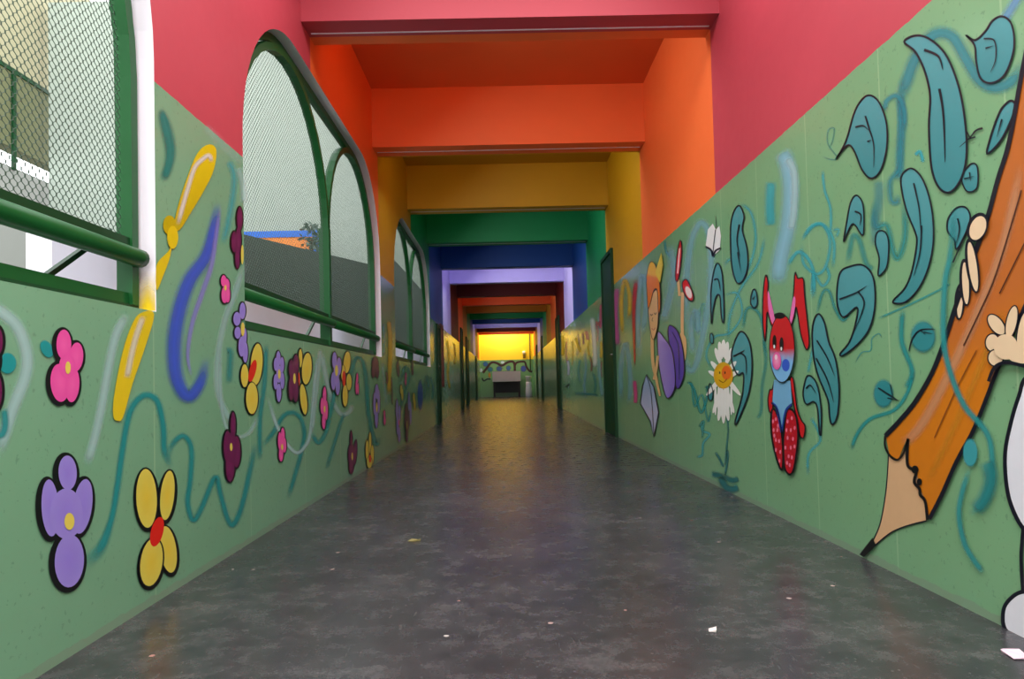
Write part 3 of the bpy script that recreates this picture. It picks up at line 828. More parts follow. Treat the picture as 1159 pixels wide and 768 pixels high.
# swirls on the right wall
swirl('R', wall_right, [
    ([(884, 170), (891, 185), (895, 215), (892, 255), (884, 292), (880, 324)], 19, SKYB(.75)),
    ([(890, 178), (899, 195), (899, 235), (895, 262)], 9, PALE(.7)),
    ([(779, 400), (777, 330), (782, 276), (794, 252), (804, 272), (804, 330), (796, 378), (788, 412), (780, 418), (773, 395)], 9, SKYB(.5)),
    ([(757, 276), (764, 308), (758, 335), (750, 365)], 11, SKYB(.45)),
    ([(873, 205), (872, 230), (873, 256)], 12, CYAN(.75)),
    (rB((430, 310), (470, 252), (510, 268), (540, 330), (546, 452)), 5, CYAN(.75)),
    (rB((490, 205), (530, 140), (580, 130), (614, 200), (600, 300), (560, 345), (500, 300), (490, 205)), 4.5, CYAN(.6)),
    (rB((520, 20), (525, 90)), 6, CYAN(.7)), (rB((540, 330), (548, 470)), 5, CYAN(.6)),
    (rB((150, 310), (190, 280), (250, 330), (290, 200), (270, 80), (220, 40)), 4.5, CYAN(.5)),
    (rB((170, 640), (180, 520), (230, 400), (300, 300), (330, 180)), 4.5, CYAN(.5)),
    (rB((235, 590), (250, 500), (290, 500), (320, 560), (330, 700)), 4.5, TEAL(.6)),
    (rB((150, 440), (210, 430), (230, 520), (180, 600), (110, 620), (75, 700), (110, 768)), 3.5, CYAN(.55)),
    (rB((10, 520), (40, 600), (50, 500), (65, 480), (60, 600)), 2.5, CYAN(.4)),
    (rC((340, 0), (352, 110), (335, 230), (330, 340), (310, 380)), 4.5, TEAL(.5)),
    (rC((0, 200), (25, 250), (55, 350), (85, 270), (80, 230), (120, 300)), 3.5, TEAL(.75)),
    (rC((70, 380), (60, 430), (95, 450), (65, 490), (60, 545), (30, 550)), 3.5, CYAN(.6)),
    (rC((545, 640), (548, 540), (600, 480), (585, 420), (555, 370)), 4, CYAN(.55)),
    (rC((545, 170), (560, 90), (575, 30)), 4, CYAN(.55)),
    (rE((95, 450), (120, 350), (150, 345), (175, 420), (210, 470), (240, 430)), 4.5, TEAL(.6)),
    (rE((165, 250), (170, 130), (130, 60), (80, 60), (30, 120)), 4.5, CYAN(.6)),
    (rE((130, 220), (150, 280), (120, 320), (80, 270), (75, 380)), 4.5, CYAN(.6)),
    (rE((180, 110), (190, 75), (165, 80)), 4, CYAN(.5)),
    (rE((230, 230), (250, 110), (280, 120), (310, 220), (345, 250)), 7, TEAL(.55)),
    (rE((345, -60), (350, 60), (400, 60), (430, 180), (455, 190), (480, 90), (470, -60)), 8, TEAL(.6)),
    (rE((360, 462), (480, 410), (614, 345), (680, 310)), 2.8, TEAL(.7)),
    (rE((260, 660), (290, 610), (330, 600), (335, 550), (365, 528), (380, 548)), 1.6, TEAL(.7)),
    (rE((470, 420), (465, 560), (510, 690), (480, 768)), 7, TEAL(.75)),
    (rF((20, 420), (55, 330), (90, 235), (160, 140), (235, 142), (292, 230), (345, 315), (410, 345), (480, 312), (525, 230)), 15, rgb(56, 148, 162, .75)),
    (rF((30, 380), (40, 480), (30, 620), (35, 720)), 11, rgb(56, 148, 162, .65)),
    (rF((240, 60), (262, 120)), 5, CYAN(.6)), (rF((190, 90), (230, 115)), 5, CYAN(.5)),
    (rF((300, 330), (300, 400)), 4, CYAN(.4)), (rF((350, 340), (352, 390)), 4, CYAN(.4)), (rF((450, 330), (455, 370)), 4, CYAN(.4)),
    (rF((530, -60), (480, 20), (440, 90), (420, 180)), 12, rgb(110, 160, 220, .55)),
    (rF((90, 610), (110, 600), (122, 640)), 4, CYAN(.6)),
    (rD((350, 10), (345, 180), (345, 300), (340, 420), (300, 480), (305, 560), (330, 570), (330, 530)), 8, rgb(56, 148, 162, .6)),
    (rD((250, 470), (250, 560), (235, 660), (240, 768)), 12, rgb(70, 150, 164, .5)),
    (rD((0, 370), (40, 385), (70, 378), (30, 320), (30, 260), (55, 250), (50, 300), (30, 350)), 1.8, TEAL(.55)),
    (rD((5, 430), (15, 520), (40, 600), (40, 720)), 4, CYAN(.6)),
    (rD((60, 490), (62, 590)), 4.5, CYAN(.6)), (rD((65, 680), (68, 725)), 4.5, CYAN(.5)),
    (rD((275, 180), (285, 130), (330, 110), (360, 170), (360, 260)), 7, rgb(56, 148, 162, .7)),
    (rD((410, 370), (430, 350), (445, 400)), 4, CYAN(.6)),
    ([(1035, 420), (1027, 445), (1012, 464), (985, 474), (970, 492), (964, 510)], 5, TEAL(.8)),
    (rA((255, 570), (275, 580), (285, 650), (310, 610), (330, 700), (340, 650)), 2.5, TEAL(.7)),
    (rA((300, 720), (315, 700), (310, 760)), 3, TEAL(.6)),
    (rA((40, 640), (38, 520), (55, 440), (70, 560), (65, 650)), 7, SKYB(.5)),
    (rA((100, 500), (95, 330), (110, 210), (122, 300), (110, 420)), 8, SKYB(.5)),
    (rA((280, 480), (275, 380), (290, 330), (300, 420)), 9, SKYB(.5)),
    (rA((185, 95), (190, 130), (205, 150)), 3, TEAL(.7)), (rA((258, 100), (262, 150)), 3.5, CYAN(.5)), (rA((285, 170), (292, 230)), 4, TEAL(.5)),
    (rA((225, 640), (230, 655)), 4, CYAN(.8)),
    (rA((12, 260), (14, 200)), 4, CYAN(.5)),
])
# flourishes left of the girl
motif('R', 'painted_ribbon', 'yellow painted loop beside the near green door', 'painted ribbon', [('loop', Layer().stroke(rA((45, 420), (40, 300), (52, 228), (68, 280), (66, 360)), 5.2, rgb(226, 190, 30, .95))), ('orange_line', Layer().stroke(rA((56, 300), (62, 380)), 2, rgb(230, 120, 40, .8)))], 0.002)
motif('R', 'painted_ribbon', 'long red painted stroke between the yellow loop and the girl', 'painted ribbon', [('stroke', Layer().stroke(rA((90, 222), (82, 320), (83, 420), (86, 520)), 4.6, rgb(196, 40, 36, .95), taper=(1.4, .3)))], 0.002)
motif('R', 'painted_patch', 'pink sprayed dots beside the near green door', 'painted patch', [('spray', Layer().stroke(rA((25, 250), (20, 340), (28, 450)), 7, rgb(220, 90, 170, .8)))], 0.002)
motif('R', 'painted_patch', 'small pink and yellow dab below the red stroke', 'painted patch', [('spray', Layer().stroke(rA((84, 560), (88, 610), (87, 640)), 5, rgb(224, 70, 150, .9)))], 0.002)

# small white book
O = rB((74, 228), (84, 152), (105, 126), (119, 152), (134, 136), (141, 180), (136, 240), (108, 266), (104, 244))
V = Layer().stroke(rB((118, 152), (112, 200), (106, 262)), 1.0, INK, soft=False)
V.stroke(rB((74, 226), (98, 240), (107, 268), (118, 244), (141, 232)), 2.0, INK, soft=False)
V.stroke(rB((122, 150), (118, 95)), 0.6, INK, soft=False)
motif('R', 'painted_book', 'small white open book high on the wall above the leaves', 'painted book', [('pages', Layer().poly(O, rgb(236, 240, 240), smooth=False)), ('ink_lines', V)], 0.002)
# the girl's big book
O = rA((104, 640), (112, 580), (125, 543), (150, 585), (166, 670), (150, 752), (138, 700), (120, 668))
V = Layer().rim(O, 1.3, INK, smooth=False)
V.stroke(rA((125, 548), (140, 600), (150, 745)), 0.8, INK, soft=False)
motif('R', 'painted_book', 'blue-white open book low on the wall below the painted girl', 'painted book',
      [('pages', Layer().poly(O, lambda x, y: rgb(150, 176, 214) if y < 450 else rgb(196, 200, 234), smooth=False)), ('ink_lines', V)], 0.002)

# painted girl lying on her front, reading
SKIN, HAIR = rgb(232, 190, 130), rgb(240, 150, 24)
parts = []
Lg = Layer().stroke(rA((246, 268), (245, 400), (254, 470)), 3.4, SKIN, soft=False).stroke(rA((231, 226), (236, 280)), 3.0, SKIN, soft=False, e=1)
Lg.poly(rA((238, 405), (258, 425), (256, 492), (243, 480)), SKIN, e=2)
parts.append(('legs', Lg))
S1 = Layer().poly(rA((238, 93), (244, 130), (236, 205), (228, 232), (222, 215), (227, 150)), rgb(212, 34, 34)).rim(rA((238, 93), (244, 130), (236, 205), (228, 232), (222, 215), (227, 150)), 1.0, BLACK, e=1)
S1.stroke(rA((237, 120), (230, 205)), 1.6, rgb(250, 220, 215), soft=False, e=2)
parts.append(('shoe', S1))
S2 = Layer().poly(rA((246, 235), (262, 227), (282, 275), (280, 296), (266, 292), (250, 265)), rgb(222, 40, 38)).rim(rA((246, 235), (262, 227), (282, 275), (280, 296), (266, 292), (250, 265)), 1.2, BLACK, e=1)
S2.ell(*rA((267, 268))[0], 3.2, 7, rgb(250, 235, 230), -20, e=2)
parts.append(('shoe', S2))
D1 = Layer().poly(rA((198, 392), (215, 382), (236, 410), (250, 470), (252, 545), (228, 590), (210, 500)), rgb(92, 66, 176)).rim(rA((198, 392), (215, 382), (236, 410), (250, 470), (252, 545), (228, 590), (210, 500)), 1.2, BLACK, e=1)
D1.stroke(rA((212, 400), (234, 450), (236, 560)), 0.9, INK, soft=False, e=2)
parts.append(('skirt', D1))
bod = rA((164, 402), (184, 418), (214, 470), (223, 580), (196, 622), (176, 560), (165, 480))
parts.append(('bodice', Layer().poly(bod, lambda x, y: rgb(168, 150, 226) if x < 757 else rgb(128, 104, 208)).rim(bod, 1.2, BLACK, e=1)))
parts.append(('arm', Layer().stroke(rA((145, 400), (148, 500), (160, 560), (172, 615)), 3.6, SKIN, soft=False, taper=(1, .5)).stroke(rA((165, 480), (160, 520), (152, 560)), 3.0, SKIN, soft=False, e=1)))
fc = rA((134, 310), (146, 275), (163, 262), (167, 330), (164, 385), (150, 426), (140, 395), (134, 345))
Fc = Layer().poly(fc, SKIN).rim(fc, 0.8, INK, e=1)
Fc.stroke(rA((140, 340), (144, 346), (148, 340)), .8, BLACK, soft=False, e=2).stroke(rA((153, 336), (157, 342), (161, 335)), .8, BLACK, soft=False, e=2)
Fc.stroke(rA((149, 352), (146, 362), (150, 364)), 0.7, INK, soft=False, e=2).stroke(rA((145, 388), (151, 394), (157, 386)), 0.8, rgb(170, 40, 40), soft=False, e=2)
parts.append(('face', Fc))
hr = rA((128, 215), (140, 168), (158, 178), (172, 240), (174, 320), (168, 335), (164, 262), (152, 262), (142, 300), (133, 322), (130, 280))
parts.append(('hair', Layer().poly(hr, lambda x, y: rgb(244, 196, 40) if y < 312 else rgb(238, 132, 20)).rim(hr, 0.8, INK, e=1)))
bw = rA((158, 200), (178, 135), (184, 175), (174, 236), (166, 222))
parts.append(('bow', Layer().poly(bw, rgb(236, 214, 40), smooth=False)))
motif('R', 'painted_girl', 'painted blonde girl in purple dress and red shoes lying to read', 'painted girl', parts, 0.0022)

# daisy
cx, cy = rC((160, 180))[0]
Pt = Layer()
for k in range(16):
    a = 2*PI*k/16
    dx, dy = math.sin(a), -math.cos(a)
    ln = 27+ (12 if dy > 0.2 else 0)
    ext = 17 + ln*0.5*(1 if abs(dy) > 0.5 else 0.35)
    mx, my = cx+dx*8.5, cy+dy*ext
    ry = 10+(8 if dy > 0.2 else 0)
    Pt.ell(mx, my, 2.7, ry, rgb(238, 242, 236), math.degrees(math.atan2(dx*0.35, -dy)) if abs(dy) > .3 else 60*(1 if dx > 0 else -1), e=k*0.3)
for k in range(6):
    Pt.ell(cx-9+k*3.6, cy+28+(3 if k in (2, 3) else 0), 1.5, 17, rgb(240, 244, 240), e=6)
Ct = Layer().ell(cx, cy, 11, 15, rgb(222, 172, 20), c2=rgb(236, 190, 30)).ell(cx+3.5, cy-3, 5.5, 8, rgb(236, 110, 30), e=1)
Ct.ell(cx-4, cy-3, .7, 1.6, BLACK, e=2).ell(cx+2, cy-3, .7, 1.6, BLACK, e=2).stroke([(cx-5, cy+5), (cx, cy+8), (cx+4, cy+4)], .8, rgb(120, 50, 10), soft=False, e=2)
St = Layer().stroke(rC((170, 245), (172, 340), (180, 430), (172, 520), (165, 600)), 2.4, rgb(40, 120, 120, .9)).stroke(rC((180, 410), (183, 460)), 3.5, rgb(40, 120, 120, .9))
for st in ((rC((160, 600), (140, 560), (122, 530)), 3), (rC((165, 640), (178, 560), (176, 520)), 3), (rC((100, 630), (150, 640), (200, 660), (230, 650)), 7), (rC((140, 640), (170, 690), (200, 700), (230, 690)), 9)):
    St.stroke(st[0], st[1], rgb(36, 118, 122, .9))
motif('R', 'painted_flower', 'white daisy with smiling orange centre on a teal stem', 'painted flower', [('stem', St), ('petals', Pt), ('flower_centre', Ct)], 0.0012)

# red rabbit
RR, RB_, RP = rgb(206, 26, 34), rgb(126, 190, 238), rgb(240, 120, 190)
parts = []
for ear, inner in ((rB((335, 350), (346, 385), (346, 440), (376, 560), (360, 568), (342, 510), (337, 600), (331, 635), (322, 540), (325, 420)), rB((344, 430), (351, 432), (378, 556), (366, 562), (349, 510))),
                   (rB((464, 340), (476, 364), (500, 366), (506, 440), (525, 620), (522, 664), (510, 668), (488, 600), (470, 490), (458, 540), (443, 580), (440, 550), (456, 450)), rB((456, 450), (466, 456), (461, 510), (443, 576), (440, 552)))):
    parts.append(('ear', Layer().poly(ear, RR).rim(ear, 1.4, BLACK, e=1).poly(inner, RP, e=2)))


def head_col(x, y):
    t = min(1.0, max(0.0, (y-396)/10.0))
    return tuple(a*(1-t)+b*t for a, b in zip(RR, RB_))


def vest_pts(): return rC((395, 200), (470, 205), (478, 305), (450, 335), (437, 440), (430, 440), (415, 335), (388, 300))


a1 = rC((397, 200), (388, 280), (386, 340), (372, 346), (365, 292), (374, 245), (384, 245))
a2 = rC((468, 205), (483, 200), (500, 330), (520, 385), (537, 412), (530, 465), (514, 455), (505, 410), (488, 330))
for a_ in (a1, a2): parts.append(('arm', Layer().poly(a_, RR).rim(a_, 1.4, BLACK, e=1)))
parts.append(('vest', Layer().poly(vest_pts(), rgb(120, 182, 222), smooth=False)))
l1 = rC((385, 348), (400, 338), (425, 400), (438, 520), (436, 598), (425, 606), (400, 530), (384, 440))
l2 = rC((454, 350), (476, 335), (500, 370), (508, 470), (490, 600), (470, 632), (446, 600), (440, 480))
for l_, dots in ((l1, [(392, 390), (405, 380), (395, 430), (412, 430), (405, 475), (420, 480), (405, 520), (425, 530), (422, 570), (415, 410), (398, 455)]),
                 (l2, [(460, 390), (480, 375), (455, 430), (475, 430), (493, 420), (460, 465), (485, 470), (450, 510), (475, 510), (492, 505), (465, 550), (480, 555), (470, 590), (458, 580)])):
    Lx = Layer().poly(l_, rgb(190, 14, 36)).rim(l_, 2.2, BLACK, e=1)
    for d_ in dots: Lx.ell(*rC(d_)[0], 1.15, 2.4, rgb(240, 120, 150), e=2, n=10)
    parts.append(('leg', Lx))
tr_ = Layer().stroke(rC((388, 305), (412, 335), (433, 440)), 2.6, rgb(24, 60, 150), soft=False).stroke(rC((480, 312), (452, 345), (437, 440)), 2.6, rgb(24, 60, 150), soft=False)
tr_.stroke(rC((384, 302), (415, 345), (434, 445)), 1.0, BLACK, soft=False, e=1).stroke(rC((483, 318), (456, 350), (440, 440)), 1.0, BLACK, soft=False, e=1)
parts.append(('trim', tr_))
H = Layer().ell(888, 394, 14.9, 39.2, BLACK).ell(888, 394, 13.9, 38, RR, e=1, colfn=head_col)
H.ell(*rB((405, 526))[0], 6.5, 3.6, BLACK, e=2)
H.ell(892.5, 413, 4.5, 7, rgb(54, 96, 210), e=2).ell(879, 411, 2.4, 5, rgb(70, 110, 214), e=2)
parts.append(('head', H))
for ex, ey in ((383, 640), (415, 650)):
    E_ = Layer()
    E_.ell(*rB((ex, ey))[0], 2.3, 8, BLACK).ell(*rB((ex-1, ey+20))[0], 1.0, 2.2, rgb(240, 240, 240), e=1)
    parts.append(('eye', E_))
parts.append(('nose', Layer().ell(*rB((395, 722))[0], 5, 10, rgb(240, 96, 170), c2=rgb(250, 170, 210)).ell(*rB((392, 706))[0], 1.6, 3, rgb(255, 225, 240), e=1)))
motif('R', 'painted_rabbit', 'painted red rabbit with blue muzzle and polka-dot red legs', 'painted rabbit', parts, 0.0016)

# giant pencil and the white figure holding it
left_edge = [(1004, 493), (1022, 474), (1039, 453), (1058, 420), (1073, 381), (1084, 347), (1104, 292), (1120, 247), (1132, 203), (1145, 160), (1159, 85), (1176, 0), (1190, -60)]
right_edge = [(1290, -60), (1262, 60), (1225, 190), (1185, 295), (1134, 412), (1120, 448), (1104, 487), (1085, 522), (1068, 560), (1054, 587), (1050, 586)]
scallop = [(1049.5, 567), (1043, 553), (1039, 533), (1030, 525), (1029, 497), (1026, 500), (1018, 520), (1008, 514)]
body = left_edge+right_edge+scallop
BR1, BR2 = rgb(190, 106, 42), rgb(208, 122, 20)
B_ = Layer().poly(body, lambda x, y: BR1 if y < 400 else BR2, smooth=False)
Hl = Layer()
Hl.stroke([(1159, 180), (1140, 270), (1110, 350), (1075, 425), (1045, 480), (1022, 505)], 12, rgb(216, 160, 116, .65))
Hl.stroke([(1138, 350), (1114, 410), (1084, 480), (1052, 545)], 9, rgb(216, 150, 40, .5))
Ik = Layer().stroke(left_edge, 5.2, INK, soft=False).stroke(right_edge[:-1], 4.6, INK, soft=False)
Ik.stroke([(1052, 588), (1049.5, 567), (1044, 560), (1043, 553), (1037, 545), (1039, 533), (1030, 527), (1029, 510), (1030, 496)], 3.4, BLACK, soft=False, e=1)
Ik.stroke([(1030, 496), (1025, 512), (1018, 520), (1010, 516), (1004, 505), (1004, 493)], 2.4, BLACK, soft=False, e=1)
Ik.ell(1038, 531, 4, 4.5, BLACK, e=2).ell(1043, 545, 3, 4, BLACK, e=2)
Ik.stroke([(1159, 215), (1130, 310), (1108, 360), (1093, 391)], 1.5, rgb(70, 34, 22), soft=False, e=1)
Ik.stroke([(1170, 260), (1134, 332)], 1.4, rgb(70, 34, 22), soft=False, e=1)
Ik.stroke([(1108, 396), (1085, 440), (1060, 495)], 1.2, rgb(120, 64, 22), soft=False, e=1)
cone = [(1006.6, 514), (1004, 553), (997.5, 591), (990, 611), (992, 617), (1010, 602), (1030, 594), (1050, 589), (1049.5, 567), (1043, 553), (1039, 533), (1030, 525), (1029, 497), (1018, 521)]
Cn = Layer().poly(cone, rgb(218, 178, 134), smooth=False)
Cn.stroke([(1006.6, 514), (1004, 553), (997.5, 591), (988, 614)], 1.4, INK, soft=False, e=1).stroke([(990, 618), (1010, 602), (1030, 594), (1050, 589)], 1.6, INK, soft=False, e=1)
Tp = Layer().poly([(990, 608), (994, 617), (980, 630), (975, 627)], BLACK, smooth=False)
motif('R', 'painted_pencil', 'giant brown painted pencil pointing down to the floor', 'painted pencil', [('sharpened_wood', Cn), ('barrel', B_), ('barrel_shine', Hl), ('ink_lines', Ik), ('pencil_tip', Tp)], 0.0016)

CREAM = rgb(236, 210, 172)
# upper hand
parts = []
for (a, b, rx, ry, an) in ((285, 455, 10, 56, 3), (307, 385, 12, 76, -3), (335, 325, 15, 90, -8), (355, 185, 28, 45, 22)):
    x, y = rG((a, b))[0]
    parts.append(('finger', Layer().ell(x-.6, y-1, (rx+9)/3.2, (ry+10)/3.2, INK, an).ell(x, y, rx/3.2, ry/3.2, CREAM, an, e=1)))
motif('R', 'painted_hand', 'four cream painted fingers curled over the upper pencil edge', 'painted hand', parts, 0.005)
# lower hand
parts = []
Pm = Layer().ell(*rG((466, 620))[0], 56/3.2, 58/3.2, INK).ell(*rG((466, 622))[0], 50/3.2, 52/3.2, CREAM, e=1).ell(*rG((530, 640))[0], 60/3.2, 44/3.2, CREAM, e=1)
for (a, b, rx, ry, an) in ((418, 535, 22, 42, -38), (405, 600, 24, 30, 0), (418, 655, 26, 28, 0), (478, 525, 18, 58, 12), (520, 560, 17, 70, 10)):
    x, y = rG((a, b))[0]
    parts.append(('finger', Layer().ell(x, y, (rx+5)/3.2, (ry+5)/3.2, INK, an).ell(x, y, rx/3.2, ry/3.2, CREAM, an, e=1)))
# palm drawn over the finger roots
Pm2 = Layer().ell(*rG((460, 615))[0], 44/3.2, 46/3.2, CREAM).ell(*rG((520, 635))[0], 60/3.2, 40/3.2, CREAM, e=1)
parts.append(('palm', Pm2))
parts.append(('cuff', Layer().stroke(rG((398, 740), (420, 690), (460, 672), (520, 682), (580, 700)), 4, INK, soft=False)))
motif('R', 'painted_hand', 'cream painted hand with spread fingers gripping the pencil lower edge', 'painted hand', parts, 0.005)
bodyw = [(1165, 425), (1155, 448), (1147, 474), (1139.5, 511), (1141, 549), (1148, 576), (1162, 600), (1190, 622), (1230, 610), (1262, 560), (1268, 490), (1245, 430), (1205, 405)]
shoe = [(1140, 712), (1138, 690), (1147, 676), (1162, 669), (1190, 672), (1215, 695), (1225, 730), (1200, 742), (1160, 724)]
WH = rgb(232, 236, 246)
leg_ = [(1163, 592), (1200, 616), (1206, 672), (1160, 672)]
motif('R', 'painted_figure', 'white rounded painted figure cut off at the right edge', 'painted figure',
      [('leg', Layer().poly(leg_, WH, smooth=False).stroke([(1160, 590), (1157, 630), (1159, 668)], 4, INK, soft=False, e=1)),
       ('torso', Layer().poly(bodyw, WH).rim(bodyw, 4.6, INK, e=1)), ('shoe', Layer().poly(shoe, WH).rim(shoe, 4.6, INK, e=1))], 0.0012)
swirl('R', wall_right, [
    ([(1083, 222), (1078, 287), (1072, 319), (1070, 375), (1076, 414), (1093, 457), (1118, 487), (1125, 511), (1124, 545), (1112, 572), (1098, 582)], 7.5, rgb(44, 150, 152, .9)),
    ([(1100, 528), (1088, 574), (1093, 611), (1104, 632), (1116, 648)], 7, rgb(44, 150, 152, .9)),
], base=0.0052)
o = lay('R', 'painted_swirl', Layer().ell(1101, 512, 9, 17, rgb(60, 160, 168, .95), soft=.2), 0.0056); o.parent = wall_right
o = lay('R', 'painted_swirl', Layer().stroke([(1119, 520), (1124, 540), (1118, 562), (1106, 578)], 17, rgb(40, 140, 142, .85)), 0.0054); o.parent = wall_right
motif('R', 'painted_sprig', 'little black sprig between the largest leaf and pencil', 'painted sprig', [('sprig', Layer().stroke(rF((270, 580), (310, 545), (335, 515), (362, 506)), 1.8, INK, soft=False, taper=(.3, 1.4)).stroke(rF((300, 550), (334, 540)), 1.6, INK, soft=False, e=1).stroke(rF((300, 520), (314, 548)), 1.4, INK, soft=False, e=1))], 0.002)

# ---- far stretch of the right wall (beyond the near green door)
fr_ = zoom(630, 310, 4.514)
far = [
    ('white', fr_((182, 215), (190, 300), (196, 400), (196, 480)), 5.5, rgb(224, 232, 228, .95), 'tall white painted shape past the near right door'),
    ('pink', fr_((150, 290), (156, 310), (160, 340)), 5, rgb(200, 110, 140, .7), 'dusty pink painted blotch left of the tall white shape'),
    ('pink', fr_((228, 150), (226, 230), (224, 280)), 3.6, rgb(206, 70, 120, .8), 'pink painted stripe beside the near right door'),
    ('violet', fr_((132, 300), (136, 330), (138, 360)), 3, rgb(60, 40, 130, .85), 'dark violet painted mark midway along the far right wall'),
    ('yellow', fr_((30, 310), (34, 370), (30, 420)), 4.5, rgb(226, 190, 20, .8), 'yellow reflection painted as a streak beside the second right door'),  # this and the next two put yellow wall reflections into the colour
    ('yellow', fr_((96, 320), (112, 370), (124, 400)), 4, rgb(220, 188, 30, .75), 'yellow reflection painted as a zigzag halfway to the second right door'),
    ('yellow', fr_((228, 340), (230, 400), (228, 430)), 4, rgb(220, 188, 30, .75), 'yellow reflection painted as a dab at the near right door frame'),
    ('brown', fr_((172, 420), (180, 460), (178, 500)), 3, rgb(130, 60, 50, .7), 'brown painted dots below the white shape'),
    ('black', fr_((48, 580), (56, 570), (66, 560)), 2.5, rgb(30, 26, 40, .8), 'dark painted scribble low by the second right door'),
    ('white', fr_((58, 440), (62, 480), (60, 520)), 3, rgb(210, 210, 226, .8), 'pale painted smear above the dark scribble'),
    ('teal', fr_((90, 610), (150, 612), (215, 620)), 4, rgb(40, 140, 140, .6), 'teal painted band low on the far right wall'),
    ('red', fr_((205, 240), (212, 262), (222, 240)), 3, rgb(190, 60, 60, .8), 'small red painted curl beside the pink stripe')]
for nm, pts, w, c, lab in far:
    motif('R', 'painted_mark', lab, 'painted mark', [(nm, Layer().stroke(pts, w, c))], 0.0014)
swirl('R', wall_right, [
    (fr_((215, 190), (222, 300), (215, 420), (225, 560), (238, 640)), 5, SKYB(.45)),
    (fr_((140, 380), (150, 470), (142, 560), (150, 640)), 4, SKYB(.4)),
    (fr_((108, 300), (116, 360), (104, 420)), 3, rgb(70, 90, 170, .5)),
    (fr_((200, 250), (212, 300), (206, 350)), 3.2, rgb(190, 80, 110, .6)),
    (fr_((170, 330), (160, 380), (168, 420)), 3, rgb(210, 180, 40, .6)),
    (fr_((80, 330), (84, 400), (78, 470)), 3, rgb(200, 170, 60, .6)),
    (fr_((120, 430), (112, 500), (122, 560)), 3, TEAL(.5)),
    (fr_((185, 500), (200, 560), (190, 620)), 3.5, TEAL(.5)),
    (fr_((52, 330), (48, 400), (56, 460)), 3, rgb(190, 90, 120, .5)),
    (fr_((232, 440), (228, 490), (234, 530)), 2.6, rgb(150, 60, 60, .6)),
], base=0.0002)
# far stretch of the left wall
gl = zoom(425, 350, 4.8)
for nm, pts, w, c, lab in [
        ('yellow', gl((385, 150), (398, 260), (392, 350), (404, 440)), 3.2, rgb(226, 190, 20, .85), 'yellow painted streak past the red board'),
        ('yellow', gl((425, 180), (432, 240), (428, 300)), 2.6, rgb(226, 190, 20, .8), 'second yellow painted streak past the red board'),
        ('teal', gl((296, 360), (312, 430), (304, 500)), 3, rgb(70, 160, 160, .6), 'teal painted smear before the low green door')]:
    motif('L', 'painted_mark', lab, 'painted mark', [(nm, Layer().stroke(pts, w, c))], 0.0014)

# ---- end wall mural
ez = zoom(530, 365, 7.68)
BRN = rgb(56, 22, 14)
br = Layer().stroke(ez((128, 436), (160, 395), (200, 348), (245, 350), (292, 372), (340, 345), (385, 338), (402, 365), (404, 425)), 2.6, BRN, soft=False)
br.stroke(ez((405, 372), (425, 345), (488, 340), (505, 380), (530, 418), (556, 426)), 2.2, BRN, soft=False, e=1)
motif('E', 'painted_branch', 'wavy dark brown painted branch across the end wall', 'painted branch', [('branch', br)], 0.003)
for (a, b, rx, ry, c, lab) in [
        (150, 360, 28, 26, rgb(60, 110, 190, .8), 'blue painted leaf left on the end wall'),
        (190, 405, 30, 26, rgb(50, 120, 150, .8), 'teal painted leaf under the branch left of the trough'),
        (270, 400, 34, 28, rgb(60, 90, 160, .8), 'blue painted leaf under the branch above the trough'),
        (350, 395, 26, 28, rgb(70, 110, 170, .8), 'blue painted leaf in the middle dip of the branch'),
        (480, 400, 30, 34, rgb(70, 90, 190, .8), 'violet blue painted leaf under the right branch'),
        (298, 345, 22, 15, rgb(190, 220, 236, .9), 'pale blue painted blossom on top of the branch'),
        (112, 412, 16, 22, rgb(200, 220, 240, .9), 'pale round painted spot at left end of the branch'),
        (185, 455, 14, 28, rgb(190, 140, 60, .8), 'ochre painted patch left of the trough')]:
    x, y = ez((a, b))[0]
    motif('E', 'painted_leaf', lab, 'painted leaf', [('spray', Layer().ell(x, y, rx/7.68, ry/7.68, c, soft=.4))], 0.0015)
mk = Layer().stroke(ez((120, 480), (135, 505), (165, 490), (195, 490)), 1.6, rgb(20, 30, 20), soft=False)
o = lay('E', 'painted_vine', mk, 0.004); o.parent = wall_back

# yellow spray of the ribbon on the white reveal of the first window: a soft patch on the jamb
jm = Layer()
V, Cc, Fq = [], [], []
y_j = WINDOWS[0][1]-0.0012
for i in range(7):
    for j in range(7):
        u, v = i/6, j/6
        al = max(0.0, min(1.0, 1.25*(1-abs(u-0.35)*1.3)*(1-v*1.05)))
        V.append((XL-0.002-u*0.075, y_j, SILL+0.004+v*0.14)); Cc.append(rgb(230, 200, 20, al))
for i in range(6):
    for j in range(6): Fq.append((i*7+j, (i+1)*7+j, (i+1)*7+j+1, i*7+j+1))
o = link_mesh('painted_swirl', V, Fq, M_PAINT, wall_left)
o.data.color_attributes.new('paint', 'FLOAT_COLOR', 'POINT').data.foreach_set('color', [x for c in Cc for x in c])

# ------------------------------------------------------------------ courtyard seen through the windows
M_PALE = plain('pale_render', rgb(168, 178, 166), 0.8, var=0.08, scale=0.8)
M_OLIVE = plain('olive_render', rgb(104, 106, 72), 0.8, scale=0.8)
M_MOSS = plain('mossy_render', rgb(50, 58, 48), 0.8, var=0.3, scale=1.2)
M_BEIGE = plain('beige_render', rgb(160, 154, 122), 0.8, scale=0.8)
M_LGREY = plain('light_grey_render', rgb(150, 150, 144), 0.8, scale=0.8)
tag(MB().box((-30, -12, -0.25), (XL-0.16, 40, -0.05)).build('ground_courtyard', M_LGREY), kind='structure')
tag(MB().box((-8.96, 14.0, -0.05), (-2.2, 14.2, 8.5)).build('wall_courtyard_end', M_PALE), kind='structure')
tag(MB().box((-4.2, 20.0, -0.05), (XL-0.3, 20.2, 8.5)).build('wall_courtyard_back', M_PALE), kind='structure')


